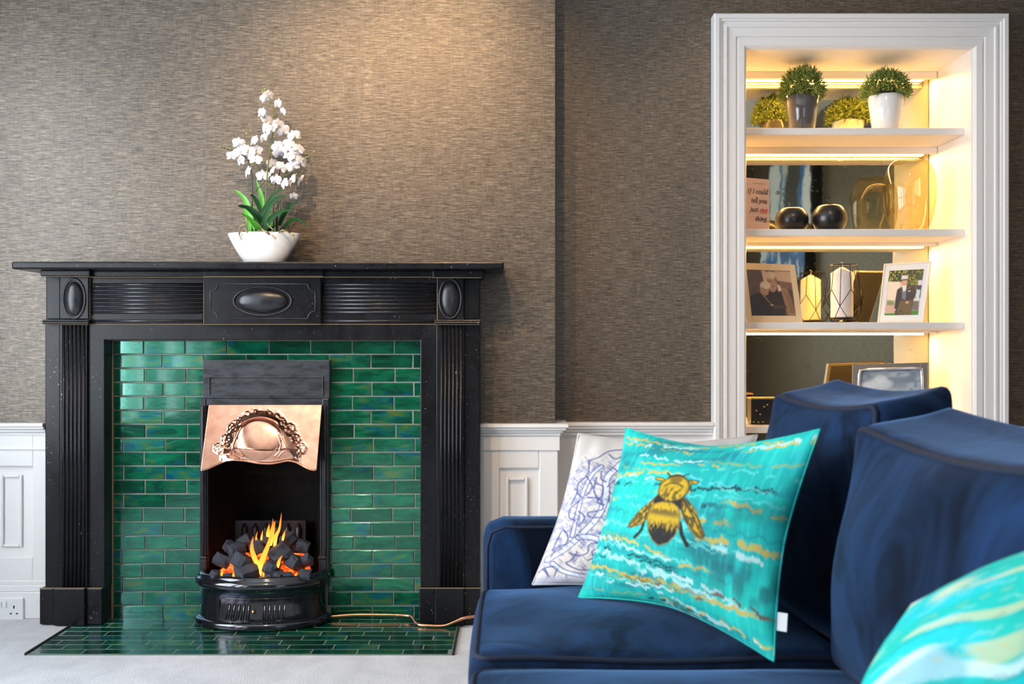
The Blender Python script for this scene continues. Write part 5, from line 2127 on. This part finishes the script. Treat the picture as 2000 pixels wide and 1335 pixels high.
def bee_design(cv, mp):
    def bee_pts(pts):
        return mp([(1100 + x / 2.669, 800 + y / 2.669) for x, y in pts])
    turquoise(cv, 0)
    rows_ = [(0.045, .010, YEL, .0, .7, 0, 1), (0.075, .012, WHT, .02, .7, 0.1, .5), (0.105, .010, YEL, .04, .6, .05, .5), (0.05, .014, WHT, -.02, .7, .7, 1), (0.09, .010, YEL, -.03, .7, .75, 1),
             (0.165, .009, WHT, .03, .8, .2, .6), (0.21, .008, YEL, .05, .7, .25, .7), (0.29, .012, YEL, .02, .9, .0, .55), (0.325, .010, WHT, .02, .6, .0, .4), (0.355, .014, DRK, -.03, .6, .0, .25),
             (0.34, .013, DRK, -.06, .95, .42, .95), (0.375, .012, YEL, -.02, .6, .45, .65), (0.43, .012, DRK, -.02, .8, .5, .75), (0.415, .012, YEL, -.02, .9, .78, 1), (0.45, .013, YEL, .0, .8, .0, .15), (0.475, .016, YEL, .02, .8, .5, .8),
             (0.52, .022, (90, 220, 226), .03, .6, .52, .7), (0.56, .020, YEL, .02, .45, .55, .8), (0.60, .018, YEL, -.03, .8, .72, 1), (0.625, .020, WHT, -.02, .6, .75, 1), (0.58, .016, WHT, .0, .7, 0, .12),
             (0.70, .012, YEL, .10, .95, .0, .55), (0.715, .010, WHT, .10, .8, .0, .6), (0.745, .008, DRK, .09, .5, .1, .6), (0.725, .009, YEL, .05, .7, .55, .75),
             (0.765, .014, WHT, .08, .8, .0, .3), (0.785, .008, DRK, .08, .6, .1, .7), (0.80, .016, WHT, .06, .85, .2, .85), (0.825, .020, WHT, .05, .7, .4, .9), (0.80, .010, (110, 60, 40), .10, .7, .75, 1),
             (0.86, .013, YEL, .08, .95, .02, .45), (0.865, .014, YEL, .02, .95, .4, .95), (0.885, .009, (130, 90, 40), .04, .6, .3, .8), (0.90, .010, WHT, .06, .6, .1, .6), (0.93, .010, WHT, .06, .6, .2, .9), (0.945, .009, YEL, .03, .6, .5, 1), (0.96, .008, DRK, .06, .5, .3, .7), (0.985, .008, WHT, 0, .5, .5, 1)]
    for k, (v0, th, c, sl, dn, a, b) in enumerate(rows_):
        ripple(cv, v0, th, c, sl, k + 1, dn, 0.92, 88, a, b)
    rr = random.Random(12)
    for k in range(34):
        v0 = 0.03 + 0.96 * k / 34
        ua = rr.uniform(-0.1, 0.7)
        ripple(cv, v0, rr.uniform(.006, .012), rr.choice(((96, 214, 206), (0, 128, 136), (120, 222, 212), (0, 150, 150), (150, 170, 90))), rr.uniform(-.02, .09), 100 + k, .75, .55, 88, ua, ua + rr.uniform(.25, .6))
    for (x, y, r, al) in ((1480, 1150, .16, .7), (1400, 1010, .10, .4), (1500, 1000, .10, .5), (1330, 1190, .08, .5), (1440, 1080, .10, .4)):
        q = mp([(x, y)])[0]
        cv.put(al * cv.ellm(q[0], q[1], r * 1.5, r * .5, .8) * sstep(.3, .6, vnoise(cv.u * 30, cv.v * 12, 45)), (0, 84, 92))
    # the bee
    Yb, Kb, Ob = (196, 158, 10), (14, 12, 9), (120, 94, 10)
    st = vnoise(cv.u * 120, cv.v * 60, 50)
    for ln, w in (([(425, 560), (410, 620), (395, 640), (372, 662)], .009), ([(608, 590), (618, 650), (632, 680), (645, 706)], .010), ([(560, 345), (545, 328)], .004), ([(625, 345), (655, 335)], .004)):
        cv.line(bee_pts(ln), w, Kb, .004)
    for ln, w in (([(535, 378), (515, 362), (490, 357)], .012), ([(515, 375), (520, 400)], .009), ([(632, 390), (660, 374), (692, 378)], .013), ([(665, 378), (655, 398)], .009)):
        cv.line(bee_pts(ln), w, Kb, .005)
        cv.line(bee_pts(ln), w * 0.5, Yb, .004)
    lw = [(512, 425), (455, 478), (395, 525), (345, 585), (333, 610), (352, 615), (400, 600), (440, 565), (478, 500)]
    rw = [(612, 440), (645, 465), (690, 520), (718, 590), (737, 655), (726, 674), (690, 660), (655, 620), (630, 570), (605, 500)]
    ab = [(436, 560), (448, 515), (475, 485), (520, 473), (570, 478), (602, 505), (611, 560), (606, 610), (585, 655), (545, 695), (495, 710), (462, 680), (440, 630)]
    for w_, vein in ((lw, [[(500, 440), (430, 520), (345, 600)], [(480, 490), (420, 560), (352, 610)]]), (rw, [[(615, 450), (680, 560), (728, 665)], [(625, 470), (700, 560), (735, 655)], [(620, 520), (670, 620), (715, 668)]])):
        cv.poly(bee_pts(w_), Kb, .008)
        c = np.mean(np.array(w_), 0)
        cv.poly(bee_pts([(c[0] + (x - c[0]) * 0.88, c[1] + (y - c[1]) * 0.90) for x, y in w_]), Yb, .010)
        cv.put(0.8 * sstep(0.35, 0.6, st) * np.where(cv.inside(bee_pts(w_)), 1, 0) * cv.ellm(*bee_pts([(c[0], c[1] - 45)])[0], 0.09, 0.11, .5), Kb)
        for ve in vein:
            cv.line(bee_pts(ve), .0035, (70, 56, 12), .003)
    cv.poly(bee_pts([(470, 470), (520, 420), (612, 420), (622, 520), (600, 520), (540, 470), (480, 500)]), Kb, .008)
    cv.poly(bee_pts(ab), Kb, .006)
    c = np.mean(np.array(ab), 0)
    inn = bee_pts([(c[0] + (x - c[0]) * 0.95, c[1] + (y - c[1]) * 0.95) for x, y in ab])
    cv.poly(inn, Yb, .008)
    (ax0, ay0), (ax1, ay1) = bee_pts([(523, 480), (500, 710)])
    tv_ = (cv.v - ay0) / (ay1 - ay0)
    inm = np.where(cv.inside(inn), 1, 0)
    cv.put(inm * sstep(0.40, 0.66, tv_ + 0.22 * (st - 0.5)), Kb)
    cv.put(0.7 * inm * sstep(0.14, 0.20, tv_ + 0.1 * (st - .5)) * (1 - sstep(0.24, 0.36, tv_)) * cv.ellm(*bee_pts([(525, 520)])[0], .09, .2, .5), Kb)
    cv.put(0.45 * inm * sstep(0.42, 0.6, st) * sstep(0.3, 0.6, tv_), Kb)
    cv.ell(*bee_pts([(590, 360)])[0], .048, .030, Kb, .12)
    cv.ell(*bee_pts([(575, 408)])[0], .080, .078, Kb, .08)
    cv.ell(*bee_pts([(574, 408)])[0], .072, .070, Yb, .12)
    cv.ell(*bee_pts([(590, 364)])[0], .034, .020, Ob, .3)
    cv.put(0.75 * sstep(0.40, 0.62, st) * cv.ellm(*bee_pts([(568, 445)])[0], .065, .05, .5), Kb)
    cv.line(bee_pts([(530, 395), (560, 380), (600, 385), (622, 400)]), .005, (70, 56, 10), .006)


M['print_velvet'] = mat_vcol('printed_velvet', 0.8, sheen=0.0, weave=260, wb=0.25)
M['print_linen'] = mat_vcol('printed_linen', 0.8, sheen=0.1, weave=420, wb=0.3)
# corner positions: resting on the seat, leaning back towards the sofa corner
bBL, bBR = W(1130, 1166, 2.285), W(1512, 1291, 1.85)
bTL, bTR = W(1223, 836, 2.375), W(1602, 838, 1.935)
bee, bb, bn = pillow('scatter_cushion', bTL, bTR, bBL, bBR, 0.17, 300, bee_design, (20, 190, 190), 'turquoise cushion printed with a big yellow and black bee', 'turquoise patterned cushions', (0.11, 0.19), M['print_velvet'])
cpos = W(1524, 1221, 1.885)
m = MB()
tg = [Vector(bb[-1, 240]), Vector(bb[-1, 262])]
dirx = Vector((0.018, -0.012, 0.0))
m.add([tg[0], tg[0] + dirx, tg[1] + dirx, tg[1]], [(0, 1, 2, 3)])
m.add([p + Vector((0.0003, 0.0012, 0)) for p in (tg[0], tg[0] + dirx, tg[1] + dirx, tg[1])], [(3, 2, 1, 0)])
obj('care_label', m, plain('white_label', (0.7, 0.7, 0.7), 0.6), bee, label='small white care label')

# white cushion with a blue etched thistle drawing


def etched(cv, mp):
    def w5(pts):
        return mp([(920 + x / 3.338, 800 + y / 3.338) for x, y in pts])
    cv.fill((224, 210, 198))
    I1, I2 = (72, 78, 138), (150, 154, 190)
    n1 = vnoise(cv.u * 60 + cv.v * 40, cv.v * 60 - cv.u * 30, 61)
    n0 = vnoise(cv.u * 6, cv.v * 6, 62)
    art = cv.ellm(*w5([(760, 760)])[0], 0.42, 0.44, 0.25)
    cv.put(art * 0.75 * sstep(0.45, 0.7, n1) * sstep(0.3, 0.6, n0), I2)

    def ln(pts, w=.0045, c=I1, a=.9):
        sp = smooth_line(pts, 6)
        cv.line(w5([(p.x, p.y) for p in sp]), w, c, .003, a)

    def stemw(pts, w):
        sp = [(p.x, p.y) for p in smooth_line(pts, 6)]
        cv.line(w5(sp), w + .006, I1, .003)
        cv.line(w5(sp), w, (232, 228, 230), .003)
    # main stems
    stemw([(500, 975), (620, 900), (720, 810), (830, 690), (880, 560), (880, 470), (905, 420), (990, 340)], .016)
    stemw([(700, 830), (780, 830), (880, 870), (940, 900)], .013)
    stemw([(660, 820), (690, 690), (730, 540), (790, 420), (850, 370)], .009)
    stemw([(530, 1000), (600, 1050), (720, 1080), (850, 1090)], .010)
    for lf in ([(770, 330), (830, 310), (900, 270), (990, 260)], [(770, 330), (760, 420), (700, 480), (690, 540), (650, 620)], [(690, 540), (720, 580), (650, 640), (640, 700), (680, 720)], [(760, 570), (840, 580), (860, 640), (820, 660), (760, 670), (780, 700), (850, 700)],
               [(600, 780), (630, 820), (620, 870), (560, 900), (520, 960)], [(590, 790), (560, 850), (530, 920)], [(640, 930), (700, 950), (760, 930), (770, 880), (830, 870), (870, 930), (850, 1020), (800, 1040)], [(760, 980), (800, 960), (790, 920), (850, 890)],
               [(690, 930), (650, 980), (620, 1000), (700, 1040), (800, 1040)], [(810, 480), (860, 500), (850, 560), (820, 600), (870, 620)], [(820, 440), (800, 520), (830, 590)], [(880, 470), (850, 450), (850, 400)], [(900, 530), (940, 560), (990, 520)], [(900, 560), (920, 640), (990, 690)],
               [(890, 500), (950, 450), (990, 440)], [(900, 600), (960, 620), (980, 580)], [(480, 1030), (520, 1100), (600, 1140), (700, 1150)], [(470, 1040), (500, 1080), (470, 1130)], [(560, 1040), (540, 1100), (580, 1130)], [(620, 1080), (640, 1130), (720, 1150)], [(720, 1090), (760, 1130), (840, 1140)],
               [(440, 1060), (480, 1030), (540, 1020)], [(800, 1060), (850, 1040), (900, 980)], [(840, 800), (900, 760), (960, 720)], [(840, 810), (920, 820), (960, 790)], [(700, 660), (740, 700), (700, 760)], [(750, 430), (790, 500), (750, 560)], [(900, 290), (940, 320), (990, 300)], [(930, 380), (960, 400), (990, 380)]):
        ln(lf)
    rr = random.Random(5)
    for k in range(330):
        x, y = rr.uniform(500, 990), rr.uniform(300, 1140)
        if x < 700 - (y - 300) * 0.25: continue
        a = rr.choice((0.7, 0.9, 2.2, 2.5)) + rr.uniform(-0.3, 0.3)
        for q in range(4):
            L = rr.uniform(14, 34)
            xx, yy = x + q * 6, y + q * 4
            if q == 0 or rr.random() < 0.8:
                cv.line(w5([(xx, yy), (xx + L * math.cos(a), yy + L * math.sin(a))]), .0016, I1, .002, .55)
    cv.put(0.9 * sstep(0.93, 0.97, cv.v) * (1 - sstep(0.25, 0.4, cv.u)), (190, 186, 196))


wBL, wBR = W(1040, 1141, 2.43), W(1395, 1190, 2.25)
wTL, wTR = W(1130, 847, 2.50), W(1480, 849, 2.475)
wh, wb_, wn = pillow('scatter_cushion', wTL, wTR, wBL, wBR, 0.10, 260, etched, (214, 200, 188), 'cream cushion with a blue etched leaf drawing, behind the bee cushion', None, (0.07, 0.12), M['print_linen'], wr=0.006)


# near turquoise cushion
def ripples_only(cv, mp):
    cv.fill(TURQ)
    w = cv.v + 0.35 * cv.u + 0.10 * np.sin(cv.u * 6 + 1) + 0.10 * (vnoise(cv.u * 4, cv.v * 4, 70) - .5)
    n1 = vnoise(w * 11, cv.u * 3, 71)
    n2 = vnoise(w * 13 + .6 * vnoise(cv.u * 9, cv.v * 9, 75), cv.u * 4, 72)
    cv.put(0.8 * sstep(0.52, 0.75, n1), (0, 196, 204))
    cv.put(0.85 * sstep(0.62, 0.80, n2), (206, 232, 236))
    cv.put(0.6 * sstep(0.70, 0.86, vnoise(w * 17 + 3, cv.u * 4, 73)), (212, 204, 150))
    cv.put(0.5 * sstep(0.72, 0.86, vnoise(w * 15 + 9, cv.u * 3, 74)), (0, 140, 150))
    for k in range(16):
        ripple(cv, 0.04 + k * 0.06, .010, (WHT, YEL, WHT, DRK)[k % 4], .1, k + 40, .6, .22)


nTL = np.array(W(1752, 1165, 1.30))
nTR = nTL + np.array([0.300, -0.17, 0.150])
nBL = nTL + np.array([-0.150, -0.17, -0.222])
nBR = nBL + (nTR - nTL) + np.array([0.02, -0.02, 0.0])
pillow('scatter_cushion', nTL, nTR, nBL, nBR, 0.15, 200, ripples_only, (20, 190, 190), 'turquoise and white patterned cushion nearest the camera on the sofa seat', 'turquoise patterned cushions', -0.04, M['print_velvet'], rnd=0.55)
